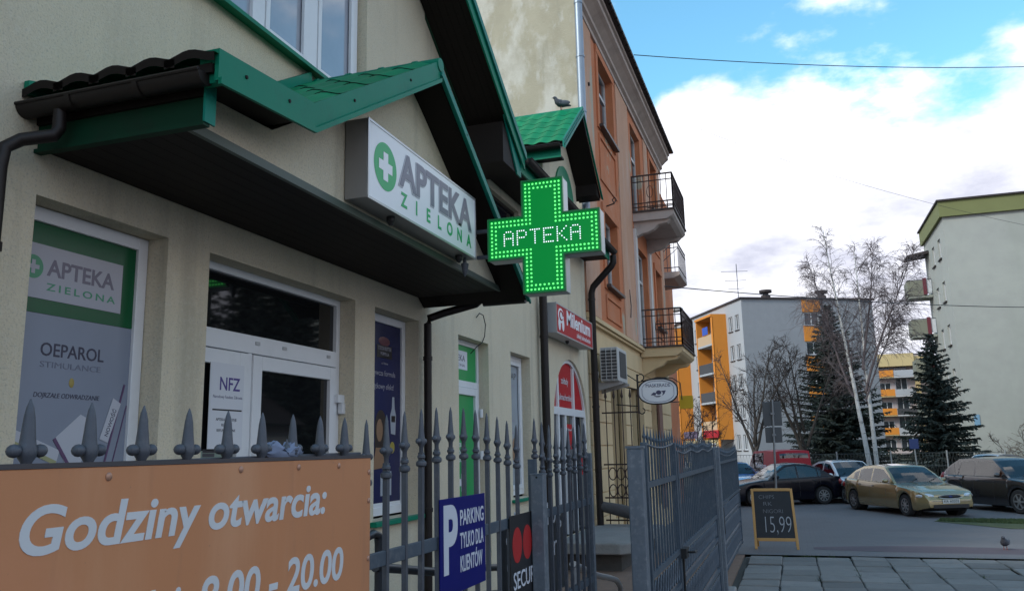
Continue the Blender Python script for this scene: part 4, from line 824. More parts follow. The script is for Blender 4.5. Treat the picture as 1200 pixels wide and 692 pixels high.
text('ginekolog', .20, paper, db, FX(1.977, 4.42, 1.28), width=1.15); text('chorób in.', .19, paper, db, FX(1.977, 4.42, 1.08), width=1.1)
# opening-hours board
bd = thing('hours_board', 'orange board lettered Godziny otwarcia 8.00 - 20.00 on the fence', 'sign', (FXX + .03, 1.5, .9))
MB().box(FXX + .022, FXX + .030, .35, 2.485, .95, 1.735).build('panel', orange_board, bd, bevel=.002)
MB().box(FXX + .012, FXX + .032, .35, 2.487, 1.7355, 1.745).build('top_edge', mat('board_edge', (.05, .045, .05), .5), bd)
lt = mat('pale_letter', (.58, .60, .62), .6, var=.10, vs=8, spec=.2)
text('Godziny otwarcia:', .122, lt, bd, FX(FXX + .0306, 1.16, 1.583), bold=.022, shear=.17, width=1.04)
text('8.00 - 20.00', .128, lt, bd, FX(FXX + .0306, 1.66, 1.385), bold=.02, shear=.12, width=.65)
text('w dni', .122, lt, bd, FX(FXX + .0306, 1.345, 1.388), bold=.018, shear=.15, width=.25)
for y, z in ((1.37, 1.715), (1.80, 1.717), (2.06, 1.716), (2.28, 1.715), (2.472, 1.69), (2.472, 1.60), (2.472, 1.42)):
    mb = MB(); mb.ell((FXX + .0305, y, z), (.004, .009, .009), 10, 6); mb.build('rivet', mat('rivet_head', (.40, .22, .15), .4, .3), bd, smooth=True)
# parking sign
ps = thing('parking_sign', 'dark blue PARKING TYLKO DLA KLIENTÓW sign on the fence', 'sign', (FXX, 3.3, 1.2))
MB().box(FXX + .014, FXX + .018, 3.08, 3.585, 1.19, 1.565).build('panel', mat('blue_sign', (.004, .006, .125), .45, spec=.15, var=.1, vs=5), ps, bevel=.001)
pw = mat('sign_white', (.55, .58, .64), .5)
text('P', .355, pw, ps, FX(FXX + .0186, 3.105, 1.285), bold=.035, width=.145)
for i, t_ in enumerate(('PARKING', 'TYLKO DLA', 'KLIENTÓW')): text(t_, .088, pw, ps, FX(FXX + .0186, 3.285, 1.45 - i * .092), bold=.014, width=.275 if i < 2 else .255)
# security sign
se = thing('security_sign', 'black SECURI sign with two red discs beside the gate post', 'sign', (FXX, 4.15, 1.0))
MB().box(FXX + .013, FXX + .018, 3.93, 4.335, .98, 1.435).build('panel', mat('black_sign', (.012, .012, .014), .35), se, bevel=.001)
for i in range(2): MB().disc((FXX + .0188, 4.035 + i * .165, 1.29), .075, (1, 0, 0), 28, .085).build('red_disc', mat('red_disc', (.40, .012, .012), .4), se)
text('SECURI', .115, mat('sign_white', (.55, .58, .64), .5), se, FX(FXX + .0188, 3.965, 1.085), width=.36, bold=.005)
# cloth caught on the fence
mb = MB(); nx, ny = 9, 5; vs = []
for j in range(ny):
    for i in range(nx): vs.append((FXX - .012 + .012 * math.sin(i * 2.1 + j), 1.905 + .028 * i, 1.748 + .030 * math.sin(j / (ny - 1) * math.pi) * (1.1 + .5 * math.sin(i * 1.3)) + (.012 if 0 < j < 4 else 0)))
cl = MB(); cl.add(vs, [(j * nx + i, j * nx + i + 1, (j + 1) * nx + i + 1, (j + 1) * nx + i) for j in range(ny - 1) for i in range(nx - 1)])
cl = MB(); cl.ell((FXX - .005, 2.03, 1.760), (.022, .095, .022), 22, 14)
rr_ = random.Random(4); cl.v = [(a_[0] + rr_.uniform(-.004, .004), a_[1] + rr_.uniform(-.006, .006), a_[2] + .010 * math.sin(a_[1] * 70 + 1) * (a_[2] > 1.76) + rr_.uniform(-.003, .003)) for a_ in cl.v]
tag(cl.build('cloth', mat('blue_grey_cloth', (.19, .23, .33), .9, var=.25, vs=30), smooth=True), 'blue-grey rag lying on the fence board between spear heads', 'cloth')

# pharmacy handrails
hr = thing('ramp_handrail', 'dark tubular ramp handrails behind the fence', 'handrail', (1.5, 4.5, 0))
dk = mat('dark_tube', (.05, .055, .065), .4, .5, var=.15)
for dz in (0, -.17): MB().tube([(1.5, 3.82, 1.20 + dz), (1.5, 4.5, 1.055 + dz + .03), (1.5, 5.3, 1.12 + dz - .12), (1.5, 6.4, .86 + dz)], .024, 10).build('rail', dk, hr, smooth=True)
MB().tube([(1.5, 3.86, 0), (1.5, 3.86, 1.30), (1.5, 3.85, 1.345), (1.5, 3.80, 1.36), (1.5, 3.72, 1.35), (1.5, 3.66, 1.30)], .022, 10).build('post', dk, hr, smooth=True)
MB().tube([(1.5, 5.9, 0), (1.5, 5.9, .97)], .02, 8).build('post', dk, hr, smooth=True)
sr = thing('steel_handrail', 'bright bent steel handrail by the landing, low in the gateway', 'handrail', (1.7, 8.2, 0))
MB().tube([(1.7, 6.9, .82), (1.7, 7.78, .605), (1.7, 8.35, .50), (1.7, 8.62, .44), (1.7, 8.78, .36), (1.7, 8.83, .25), (1.7, 8.84, 0)], .028, 12).build('rail', mat('steel', (.40, .42, .45), .3, .8), sr, smooth=True); MB().tube([(1.7, 6.95, 0), (1.7, 6.95, .8)], .025, 10).build('post', MATS['steel'], sr, smooth=True)

# brown ornamental fence beside the tenement
bf = thing('ornamental_fence', 'rusty brown iron fence with scrolls between the downpipe and the grey gate', 'fence', (.5, 15.5, .3))
for i in range(5):
    x = .20 + i * .155; mb = MB(); mb.box(x - .008, x + .008, 15.492, 15.508, .35, 2.66); mb.lathe([(.012, 2.66), (.028, 2.70), (.006, 2.84)], 6, (x, 15.5, 0)); mb.build('picket', rust_iron, bf)
    if i < 4:
        for z in (1.28, .98): MB().tube([(x + .078 + .07 * math.cos(a), 15.5, z + .11 * math.sin(a)) for a in [k * .5236 for k in range(13)]], .011, 5).build('scroll', rust_iron, bf)
for z in (2.40, 1.45, .85, .45): MB().bar((.12, 15.5, z), (.84, 15.5, z), .02, .028).build('rail', rust_iron, bf)
tag(MB().tube([(.15, 15.1, .72), (.5, 15.0, .66), (1.0, 14.9, .55)], [.09, .11, .10], 12).build('pipe_roll', mat('grey_roll', (.09, .085, .085), .9, var=.3, vs=9, bump=.5, bs=20), smooth=True), 'dark grey roll lying on the landing below the brown fence', 'roll')

# ================================================================== DRIVE GATES
GX = 2.62
def ornament(mb, y0, y1, z0, z1, x):
    n = max(2, round((y1 - y0) / .115)); st = (y1 - y0) / n
    for i in range(n):
        c = y0 + (i + .5) * st
        mb.tube([(x, c + st * .36 * math.cos(a), (z0 + z1) / 2 + (z1 - z0) * .40 * math.sin(a)) for a in [k * math.pi / 5 for k in range(11)]], .0065, 4, False)
g2 = thing('drive_gate', 'tall blue-grey ornamental iron drive gate standing between two posts', 'gate', (GX, 7.5, 0))
MB().box(GX - .045, GX + .045, 4.86, 4.95, -.1, 1.745).build('post', galv_light, g2, bevel=.006); MB().box(GX - .05, GX + .05, 4.855, 4.955, 1.745, 1.76).build('post_cap', galv_light, g2)
mb = MB(); mb.lathe([(.022, -.03), (.026, 0), (.022, .03)], 8, (GX, 5.02, 1.42)); mb.build('hinge', rust_iron, g2)
def leaf(par, y0, y1, zt, n, x=GX, top=lambda t: 0., dense=.115):
    for ya_ in (y0, y1 - .045): MB().box(x - .02, x + .02, ya_, ya_ + .045, .08, zt - .02).build('stile', galv, par, bevel=.003)
    for z in (1.52, .98, .74, .42, .12): MB().box(x - .014, x + .014, y0 + .045, y1 - .045, z - .018, z + .018).build('rail', galv, par)
    pm = picket_mesh(.25, .62, .012, False, 'spear')
    k = round((y1 - y0) / dense)
    for i in range(k + 1):
        yy = y0 + .05 + (y1 - y0 - .1) * i / k; t = (yy - y0) / (y1 - y0)
        z1_ = zt + top(t); mb = MB(); mb.box(x - .0065, x + .0065, yy - .0065, yy + .0065, .98, z1_); mb.lathe([(.011, z1_), (.013, z1_ + .012), (.007, z1_ + .03), (.001, z1_ + .085)], 6, (x, yy, 0)); mb.build('picket', galv, par)
    for a, b in ((.74, .98), (.42, .74), (.12, .42)):
        mb = MB(); ornament(mb, y0 + .05, y1 - .05, a + .02, b - .02, x); mb.build('scroll_row', galv, par)
    pts = [(x, y0 + .02 + (y1 - y0 - .04) * i / 24, zt + top(i / 24) - .035) for i in range(25)]
    for (a, b) in zip(pts[:-1], pts[1:]): pass
    MB().tube(pts, .008, 6).build('top_band', galv, par)
leaf(g2, 5.18, 6.55, 1.80, 12, top=lambda t: -.03 * math.sin(math.pi * t) + .01, dense=.14)
leaf(g2, 6.62, 9.75, 1.74, 26, top=lambda t: .012 * math.cos(6 * math.pi * t), dense=.135)
mb = MB(); mb.box(GX + .02, GX + .06, 6.5, 6.66, .93, 1.0); mb.tube([(GX + .06, 6.58, .97), (GX + .11, 6.58, .97), (GX + .11, 6.70, .965)], .010, 6); mb.build('latch', black_m, g2)
MB().tube([(GX + .03, 6.56, .93), (GX + .03, 6.56, .62)], .008, 6).build('drop_bolt', black_m, g2)
MB().box(GX - .055, GX + .055, 10.0, 10.11, -.1, 1.735).build('post', galv_light, g2, bevel=.006); MB().box(GX - .10, GX - .0, 10.5, 10.6, -.1, 1.72).build('post', galv_light, g2, bevel=.006)
MB().box(GX - .03, GX + .03, 9.80, 9.86, .1, 1.70).build('stop_bar', galv_light, g2)
MB().box(GX - .02, GX + .06, 10.13, 10.15, .75, 1.05).build('lock_plate', black_m, g2)
tag(MB().box(GX - .25, GX + .08, 4.8, 11.0, -.08, .05).build('gate_sill', concrete, bevel=.02), 'low concrete sill under the blue-grey drive gate', 'sill')
g3 = thing('side_gate', 'narrow blue-grey iron gate leaf at the far end of the drive gate', 'gate', (GX - .1, 12.5, 0))
leaf(g3, 11.6, 15.4, 1.70, 20, x=GX - .10, top=lambda t: -.07 * math.sin(math.pi * t), dense=.13)

# chalkboard
cb = thing('chalkboard', 'wooden framed pavement chalkboard with the chalk price 15,99', 'chalkboard', (3.05, 16.2, gz(16.2)))
wood = mat('pine_frame', (.52, .28, .09), .55, var=.15, vs=6); z0 = gz(16.2); tl = .10
def cbar(p0, p1, w, name): MB().bar(p0, p1, w, .022, (0, 1, 0)).build(name, wood, cb, bevel=.004)
YB = lambda z: 16.15 + tl * (z - z0)
P3 = lambda x, z: (x, YB(z), z)
cbar(P3(2.715, z0), P3(2.705, z0 + 1.06), .045, 'leg'); cbar(P3(3.435, z0), P3(3.385, z0 + 1.06), .045, 'leg')
cbar(P3(2.73, z0 + 1.04), P3(3.37, z0 + 1.04), .05, 'top_rail'); cbar(P3(2.745, z0 + .17), P3(3.40, z0 + .17), .055, 'bottom_rail')
MB().prism([P3(2.735, z0 + .195), P3(3.40, z0 + .195), P3(3.37, z0 + 1.015), P3(2.73, z0 + 1.015)], (0, .012, 0)).build('slate', mat('slate', (.022, .024, .028), .7, var=.3, vs=6), cb)
cbar((2.73, 16.62, z0), (2.72, 16.27, z0 + 1.05), .04, 'leg'); cbar((3.42, 16.62, z0), (3.375, 16.27, z0 + 1.05), .04, 'leg')
chalk = mat('chalk', (.38, .39, .41), .9); chalkf = mat('faint_chalk', (.22, .225, .24), .9)
def ct(s_, x, z, sz, m, w): text(s_, sz, m, cb, bold=-.018, F=Matrix.Translation((0, YB(z) - .004, 0)) @ FY(x, 0, z) @ Matrix.Rotation(R(-3), 4, 'X'), width=w)
ct('CHIPS', 2.81, z0 + .88, .10, chalkf, .27); ct('RK', 2.88, z0 + .76, .10, chalkf, .15); ct('NIGORI', 2.87, z0 + .63, .10, chalkf, .34)
ct('15,99', 2.85, z0 + .29, .42, chalk, .45)
# ================================================================== FAR BUILDINGS
grey_w = layered('grey_render', (.27, .28, .30), [((.22, .23, .25), (.6, .6, .07), .48, .75, .5), ((.30, .31, .325), (.2, .2, .3), .5, .7, .5)], .92, .05, 4)
grey_old = mat('unused_grey', (.25, .26, .285), .9, var=.08, vs=.4, dirt=.2, ds=.25, dirtcol=(.19, .20, .215))
pale_w = mat('pale_render', (.38, .39, .41), .9, var=.07, vs=.4)
org_w = mat('orange_render', (.66, .235, .03), .85, var=.1, vs=.6)
yel_w = mat('yellow_render', (.52, .40, .20), .85, var=.1, vs=.5)
grn_w = layered('greenish_render', (.35, .355, .325), [((.30, .315, .275), (.5, .5, .06), .48, .72, .6), ((.40, .41, .365), (.15, .15, .25), .5, .7, .6), ((.31, .33, .29), (1.2, 1.2, .12), .6, .8, .35)], .92, .05, 4)
grn_old = mat('unused_' + 'greenish_render', (.37, .40, .35), .92, var=.07, vs=.35, dirt=.25, ds=.12, dirtcol=(.30, .325, .285), bump=.1, bs=4)
grn_b = mat('green_band', (.17, .18, .07), .85, var=.1, vs=1)
roof_d = mat('roof_edge', (.035, .025, .025), .7)
fr_w = mat('far_frame', (.55, .56, .58), .5)
def far_window(par, O, U, Nn, u0, u1, z0, z1, m=fr_w, dep=.18):
    """window set in its opening: frame with one mullion and two panes"""
    O = Vector(O); U = Vector(U); Nn = Vector(Nn)
    def bx_(a, b, c, d, d0, d1):
        P = [O + U * a - Nn * d1, O + U * b - Nn * d1, O + U * b - Nn * d1, O + U * a - Nn * d1]
        return [Vector((p.x, p.y, z)) for p, z in zip(P, (c, c, d, d))], Nn * (d1 - d0)
    w = .09; mb = MB()
    for a, b, c, d in ((u0, u0 + w, z0, z1), (u1 - w, u1, z0, z1), (u0 + w, u1 - w, z1 - w, z1), (u0 + w, u1 - w, z0, z0 + w), ((u0 + u1) / 2 - .05, (u0 + u1) / 2 + .05, z0 + w, z1 - w)):
        mb.prism(*bx_(a, b, c, d, dep - .08, dep))
    f_ = mb.build('window', m, par)
    for a, b in ((u0 + w, (u0 + u1) / 2 - .05), ((u0 + u1) / 2 + .05, u1 - w)):
        mb = MB(); mb.prism(*bx_(a, b, z0 + w, z1 - w, dep - .04, dep - .01)); mb.build('pane', glass_b, f_)
    mb = MB(); mb.prism(*bx_(u0 - .05, u1 + .05, z0 - .08, z0 - .01, -.10, dep - .02)); mb.build('sill', roof_d if m is fr_w else m, f_)
# --- grey block with the orange balcony tower
a = R(28); U1 = Vector((math.cos(a), math.sin(a), 0)); U2 = Vector((-math.sin(a), math.cos(a), 0)); P1 = Vector((-.08, 78.2, 0)); ZT = 15.
gb = thing('grey_apartment_block', 'grey five-storey block with orange balcony tower and orange window strip', 'building', (2, 85, -.6))
fo = [(6.15, 7.65, 12.55 - 2.75 * k, 13.8 - 2.75 * k, .18) for k in range(4)]
mb = MB(); wallgrid(mb, P1, U1, (0, 0, 1), -U2, 0, 13.2, -.6, ZT, fo); mb.build('gable_wall', grey_w, gb)
so = [(s_, s_ + .85, 12.3 - 2.75 * k, 13.7 - 2.75 * k, .18) for k in range(5) for s_ in (.7, 2.1, 8.4, 10.6, 19., 22.5)]
mb = MB(); wallgrid(mb, P1, U2, (0, 0, 1), -U1, 0, 34, -.6, ZT, so)
mb.add([P1 + U1 * 13.2 + Vector((0, 0, z)) for z in (-.6, ZT)] + [P1 + U1 * 13.2 + U2 * 34 + Vector((0, 0, z)) for z in (ZT, -.6)], [(0, 1, 2, 3)]); mb.build('side_wall', pale_w, gb)
rp = [P1 - U1 * .15 - U2 * .15, P1 + U1 * 13.35 - U2 * .15, P1 + U1 * 13.35 + U2 * 34, P1 - U1 * .15 + U2 * 34]
rf = MB().prism([p + Vector((0, 0, ZT)) for p in rp], (0, 0, .16)).build('roof', roof_d, gb)
for o_ in fo: far_window(gb, P1, U1, -U2, *o_[:4])
for o_ in so: far_window(gb, P1, U2, -U1, *o_[:4])
for k in range(5):
    z1 = 15.02 - 2.75 * k; z0 = 13.82 - 2.75 * k if k else 13.82
    z0 = 13.82 - 2.75 * k; z1 = 15.02 - 2.75 * k + (0 if k else -.05) + (.26 if k else 0)
    mb = MB(); mb.prism([P1 + U1 * u + Vector((0, 0, z)) for u, z in ((6.0, z0), (7.8, z0), (7.8, min(z1, 14.95)), (6.0, min(z1, 14.95)))], -U2 * .08); mb.build('orange_panel', org_w, gb)
mb = MB(); mb.prism([P1 + U1 * u - U2 * d + Vector((0, 0, 2.6)) for u, d in ((5.6, 0), (8.4, 0), (8.4, 1.3), (5.6, 1.3))], (0, 0, .22)); mb.build('entrance_canopy', mat('canopy_dark', (.09, .09, .095), .8), gb)
def tower(s0, s1):
    out = 1.45
    tw = MB()
    for s_ in (s0, s1 - .18):
        tw.prism([P1 + U2 * s_ - U1 * 0.0 + Vector((0, 0, z)) - U1 * d for d, z in ((0, 2.3), (out, 2.3), (out, 13.95), (0, 13.95))], U2 * .18)
    tw.prism([P1 + U2 * s_ - U1 * d + Vector((0, 0, 13.95)) for s_, d in ((s0, 0), (s0, out + .1), (s1, out + .1), (s1, 0))], (0, 0, .22))
    tw = tw.build('balcony_tower', org_w, gb)
    for s_ in (s1 - 1.6,): pass
    # orange cheek turned to the street
    MB().prism([P1 + U2 * s_ - U1 * (out + .005) + Vector((0, 0, z)) for s_, z in ((s0 - .0, -.4), (s0 + .35, -.4), (s0 + .35, 13.9), (s0, 13.9))], U1 * .12).build('orange_cheek', org_w, tw)
    for k in range(4):
        z = 11.2 - 2.75 * k
        MB().prism([P1 + U2 * s_ - U1 * d + Vector((0, 0, z)) for s_, d in ((s0 + .2, 0.05), (s0 + .2, out - .02), (s1 - .2, out - .02), (s1 - .2, 0.05))], (0, 0, .18)).build('balcony_slab', pale_w, tw)
        railm = org_w if k in (0, 3) else mat('balcony_dark', (.05, .05, .055), .7)
        MB().prism([P1 + U2 * s_ - U1 * (out - .04) + Vector((0, 0, zz)) for s_, zz in ((s0 + .36, z + .18), (s1 - .2, z + .18), (s1 - .2, z + 1.1), (s0 + .36, z + 1.1))], U1 * .05).build('balustrade', mat('balcony_peach', (.52, .36, .22), .8) if k == 0 else railm if k != 3 else MATS['balcony_peach'], tw)
        MB().prism([P1 + U2 * s_ - U1 * .02 + Vector((0, 0, zz)) for s_, zz in ((s0 + .8, z + .2), (s0 + 2.4, z + .2), (s0 + 2.4, z + 2.25), (s0 + .8, z + 2.25))], -U1 * .03).build('balcony_window', glass_b, tw)
        mb = MB()
        for s_ in (s0 + .75, s0 + 1.6, s0 + 2.42): mb.prism([P1 + U2 * (s_ + d) - U1 * .05 + Vector((0, 0, zz)) for d, zz in ((0, z + .2), (.08, z + .2), (.08, z + 2.3), (0, z + 2.3))], -U1 * .03)
        mb.build('balcony_window_frame', fr_w, tw)
    return tw
t1 = tower(3.5, 7.6); t2 = tower(13.2, 17.3)
MB().prism([P1 + U2 * s_ - U1 * 1.5 + Vector((0, 0, z)) for s_, z in ((4.6, 12.35), (5.9, 12.35), (5.9, 13.1), (4.6, 13.1))], U1 * .03).build('blue_laundry', mat('laundry_blue', (.03, .09, .42), .8), t1)
shopm = mat('shop_sign', (.10, .07, .12), .6)
for s0, c in ((3.4, MATS['red_sign']), (8.5, shopm)):
    MB().prism([P1 + U2 * s_ - U1 * 1.6 + Vector((0, 0, z)) for s_, z in ((s0, 2.5), (s0 + 3.6, 2.5), (s0 + 3.6, 3.2), (s0, 3.2))], U1 * .1).build('shop_sign', c, gb)
    MB().prism([P1 + U2 * s_ - U1 * 1.55 + Vector((0, 0, z)) for s_, z in ((s0 + .3, -.3), (s0 + 3.3, -.3), (s0 + 3.3, 2.3), (s0 + .3, 2.3))], U1 * .1).build('shop_front', yel_w, gb)
    for q in (s0 + .7, s0 + 2.1): MB().prism([P1 + U2 * s_ - U1 * 1.58 + Vector((0, 0, z)) for s_, z in ((q, .1), (q + .9, .1), (q + .9, 2.0), (q, 2.0))], U1 * .03).build('shop_window', fr_w, gb)
    for q in (s0 + .8, s0 + 2.2): MB().prism([P1 + U2 * s_ - U1 * 1.60 + Vector((0, 0, z)) for s_, z in ((q, .2), (q + .7, .2), (q + .7, 1.9), (q, 1.9))], U1 * .015).build('shop_pane', glass_b, gb)
mb = MB(); c = P1 + U1 * 1.2 + U2 * 3; mb.tube([c + Vector((0, 0, 15.1)), c + Vector((0, 0, 19.0))], .04, 6)
for z, l_ in ((18.2, 1.6), (17.3, 1.3), (16.5, 1.0)): mb.tube([c + U1 * -l_ + Vector((0, 0, z)), c + U1 * l_ * .7 + Vector((0, 0, z + .1))], .025, 5)
mb.build('antenna', iron_dark, rf)
for u in (3.2, 8.9):
    c = P1 + U1 * u + U2 * 1.4; mb = MB(); mb.lathe([(.45, 15.1), (.45, 15.6), (.28, 15.62), (.28, 15.85), (.6, 15.87), (.6, 16.1), (.05, 16.2)], 10, (c.x, c.y, 0)); mb.build('roof_vent', roof_d, rf)
# --- yellow block far behind
yb = thing('yellow_apartment_block', 'far yellow block with orange and white balconies between the spruces', 'building', (18, 136, -.6))
O = Vector((12.5, 131.5, 0)); yo = [(u, u + w_, z, z + h_, .2) for k in range(5) for z in (.6 + 2.72 * k,) for (u, w_, h_) in ((.8, 1.3, 1.4), (3.5, 1.5, 1.4), (5.6, 1.6, 2.0), (8.2, 1.2, 1.4))]
mb = MB(); wallgrid(mb, O, (1, 0, 0), (0, 0, 1), (0, -1, 0), 0, 11, -.6, 14, yo); mb.add([(12.5, 131.5, -.6), (12.5, 145, -.6), (12.5, 145, 14), (12.5, 131.5, 14)], [(0, 1, 2, 3)]); mb.add([(23.5, 131.5, -.6), (23.5, 145, -.6), (23.5, 145, 14), (23.5, 131.5, 14)], [(0, 1, 2, 3)])
mb.build('wall', mat('mauve_render', (.42, .36, .36), .9, var=.1, vs=.5), yb)
for o_ in yo: far_window(yb, O, (1, 0, 0), (0, -1, 0), *o_[:4])
for k in range(5):
    z = .05 + 2.72 * k
    MB().box(15.4, 17.85, 130.4, 131.5, z - .15, z + .0).build('balcony_slab', yel_w, yb); MB().box(17.9, 20.6, 130.3, 131.5, z - .15, z).build('balcony_slab', fr_w, yb)
    if k: MB().box(15.4, 17.85, 130.36, 130.44, z, z + .95).build('orange_balustrade', org_w, yb); MB().box(17.9, 20.6, 130.26, 130.34, z + .02, z + .9).build('white_balustrade', pale_w if k != 2 else MATS['balcony_dark'], yb)
MB().box(14.9, 20.7, 130.2, 131.5, 12.4, 14.2).build('parapet', yel_w, yb); MB().box(20.7, 23.5, 130.9, 131.5, -.5, 13.8).build('stair_strip', yel_w, yb); MB().box(12.4, 23.6, 131.52, 145, 14, 14.2).build('roof', roof_d, yb)
lk = thing('dark_roofed_house', 'dark gabled roof far off beside the yellow block', 'building', (23, 128, -.6))
MB().box(21.2, 27, 122, 130, -.6, 11.4).build('wall', mat('brown_render', (.14, .11, .10), .9), lk); MB().prism([(20.8, 121.6, 11.4), (27.4, 121.6, 11.4), (24.1, 121.6, 13.3)], (0, 9, 0)).build('roof', roof_d, lk)
# --- green-grey block on the right
rb = thing('green_grey_block', 'pale green-grey apartment block with olive parapet and small balconies', 'building', (20, 60, -.6))
C0 = Vector((13.12, 54.45, 0)); ro = [(s_, s_ + .95, 12.9 - 2.7 * k, 14.15 - 2.7 * k, .2) for k in range(5) for s_ in (1.6, 3.9)]
mb = MB(); wallgrid(mb, C0, (0, 1, 0), (0, 0, 1), (-1, 0, 0), 0, 7.8, -.6, 15.1, ro)
mb.add([C0 + Vector(p) for p in ((0, 0, -.6), (24, 0, -.6), (24, 0, 15.1), (0, 0, 15.1))], [(0, 1, 2, 3)]); mb.add([C0 + Vector(p) for p in ((0, 7.8, -.6), (24, 7.8, -.6), (24, 7.8, 15.1), (0, 7.8, 15.1))], [(0, 1, 2, 3)]); mb.build('wall', grn_w, rb)
for o_ in ro: far_window(rb, C0, (0, 1, 0), (-1, 0, 0), *o_[:4])
pb = MB(); pb.prism([(12.94, 54.27, 15.05), (37.2, 54.27, 15.05), (37.2, 54.27, 16.0), (12.94, 54.27, 16.0)], (0, .16, 0)); pb.prism([(12.94, 54.43, 15.05), (12.94, 62.4, 15.05), (12.94, 62.4, 16.0), (12.94, 54.43, 16.0)], (.16, 0, 0)); pb.build('parapet', grn_b, rb)
mb = MB(); mb.box(12.84, 37.3, 54.15, 62.5, 16.0, 16.10); mb.build('roof', roof_d, rb)
for k, z in enumerate((11.35, 8.7, 6.05, 3.4)):
    b = MB().box(11.65, 13.1, 60.6, 62.2, z - .16, z).build('balcony', mat('balcony_underside', (.28, .29, .25), .9), rb)
    MB().box(11.65, 12.75, 60.56, 60.62, z, z + 1.02).build('front_panel', mat('balcony_green', (.20, .20, .155), .85), b); MB().box(12.76, 13.08, 60.57, 60.61, z + .1, z + 1.02).build('glass_panel', fr_w, b)
    MB().box(12.55, 12.78, 60.50, 60.555, z + .02, z + 1.15).build('red_panel', mat('maroon_panel', (.13, .018, .03), .6), b); MB().box(11.60, 11.65, 60.6, 62.2, z, z + 1.02).build('side_panel', MATS['balcony_green'], b)
    MB().tube([(11.63, 60.6, z + 1.06), (13.1, 60.6, z + 1.06)], .03, 6).build('handrail', iron_dark, b)
MB().prism([(11.75, 60.4, 14.0), (13.1, 60.4, 14.15), (13.1, 60.4, 14.35), (11.75, 60.4, 14.12)], (0, 1.9, 0)).build('balcony_roof', roof_d, rb)
MB().prism([(13.5, 54.40, 2.5), (13.8, 54.40, 2.5), (13.8, 54.40, 3.2), (13.5, 54.40, 3.2)], (0, .03, 0)).build('blue_sign', mat('faded_blue_sign', (.18, .32, .45), .6), rb)
# --- house across the street: the panes of the pharmacy mirror it
ah = thing('house_across_street', 'small pale house with dark roof mirrored in the entrance panes', 'building', (19, 28, 0))
MB().box(16.5, 21.5, 25, 31, -.5, 3.0).build('wall', pale_w, ah); MB().prism([(16, 24.6, 3.0), (22, 24.6, 3.0), (19, 24.6, 5.0)], (0, 6.8, 0)).build('roof', roof_d, ah)
for y in (25.8, 28.6): MB().box(16.45, 16.5, y, y + 1.2, .9, 2.2).build('window', glass_b, ah)

# ================================================================== TREES
def rv(rr, s_=1.): return Vector((rr.gauss(0, s_), rr.gauss(0, s_), rr.gauss(0, s_)))
def limb(mb, rr, p, d, ln, r0, r1, seg, sides, wob, droop=0.):
    pts = [Vector(p)]; d = Vector(d).normalized(); q = Vector(p)
    for i in range(seg):
        d = (d + rv(rr, wob) + Vector((0, 0, -droop))).normalized(); q = q + d * (ln / seg); pts.append(q.copy())
    mb.tube(pts, [r0 + (r1 - r0) * i / seg for i in range(seg + 1)], sides, False); return pts
def side_dir(rr, d, ang):
    d = Vector(d).normalized(); o = rv(rr); o = (o - d * o.dot(d)).normalized(); return d * math.cos(ang) + o * math.sin(ang)
def bare_tree(name, label, cat_group, base, stems, bark, twig, seed, nb, blen, tw, droop, start, spread=.75, twl=.8, rmin=.007, thick=.03, main=99):
    rr = random.Random(seed); t = thing(name, label, 'tree', base, cat_group); tm, cm = MB(), MB()
    for si_, (off, d, h_, r0, lean) in enumerate(stems):
        p0 = Vector(base) + Vector(off); pts = limb(tm if si_ < main else cm, rr, p0, d, h_, r0, r0 * .12, 14, 9, lean)
        for i in range(nb):
            f_ = start + (1 - start) * (i + rr.random()) / nb; k = min(13, int(f_ * 14)); q = pts[k].lerp(pts[k + 1], f_ * 14 - k); dd = (pts[k + 1] - pts[k]).normalized()
            bl = blen * (1.15 - .85 * f_) * rr.uniform(.7, 1.25); br = r0 * (1 - f_ * .85) * .38
            bp = limb(tm if br > thick else cm, rr, q, side_dir(rr, dd, rr.uniform(.6, 1.) * spread), bl, max(br, rmin * 1.6), rmin, 6, 5, .13, droop * .25)
            for j in range(tw):
                g = rr.uniform(.2, 1); m_ = min(5, int(g * 6)); q2 = bp[m_].lerp(bp[m_ + 1], g * 6 - m_); d2 = (bp[m_ + 1] - bp[m_]).normalized()
                tp = limb(cm, rr, q2, side_dir(rr, d2, rr.uniform(.4, .95)), bl * twl * .55 * rr.uniform(.5, 1.2), rmin * 1.25, rmin * .7, 4, 3, .16, droop)
                for m2 in range(4):
                    q3 = tp[rr.randint(1, 4)]; limb(cm, rr, q3, side_dir(rr, (tp[-1] - tp[-2]), rr.uniform(.4, .9)), bl * twl * .28 * rr.uniform(.5, 1.3), rmin * .85, rmin * .5, 3, 3, .16, droop * 1.5)
    tm.build('trunk', bark, t, smooth=True, fix=False); cm.build('crown', twig, t, fix=False); return t
birch_bark = layered('birch_bark', (.52, .51, .49), [((.035, .03, .03), (1.6, 1.6, 9), .60, .66, .95), ((.30, .27, .25), (3, 3, 2), .5, .8, .6)], .8, .3, 20)
twig_b = mat('birch_twig', (.11, .088, .092), .9); bark_d = mat('dark_bark', (.045, .038, .034), .95, var=.3, vs=8, bump=.5, bs=15); twig_d = mat('dark_twig', (.040, .030, .028), .9)
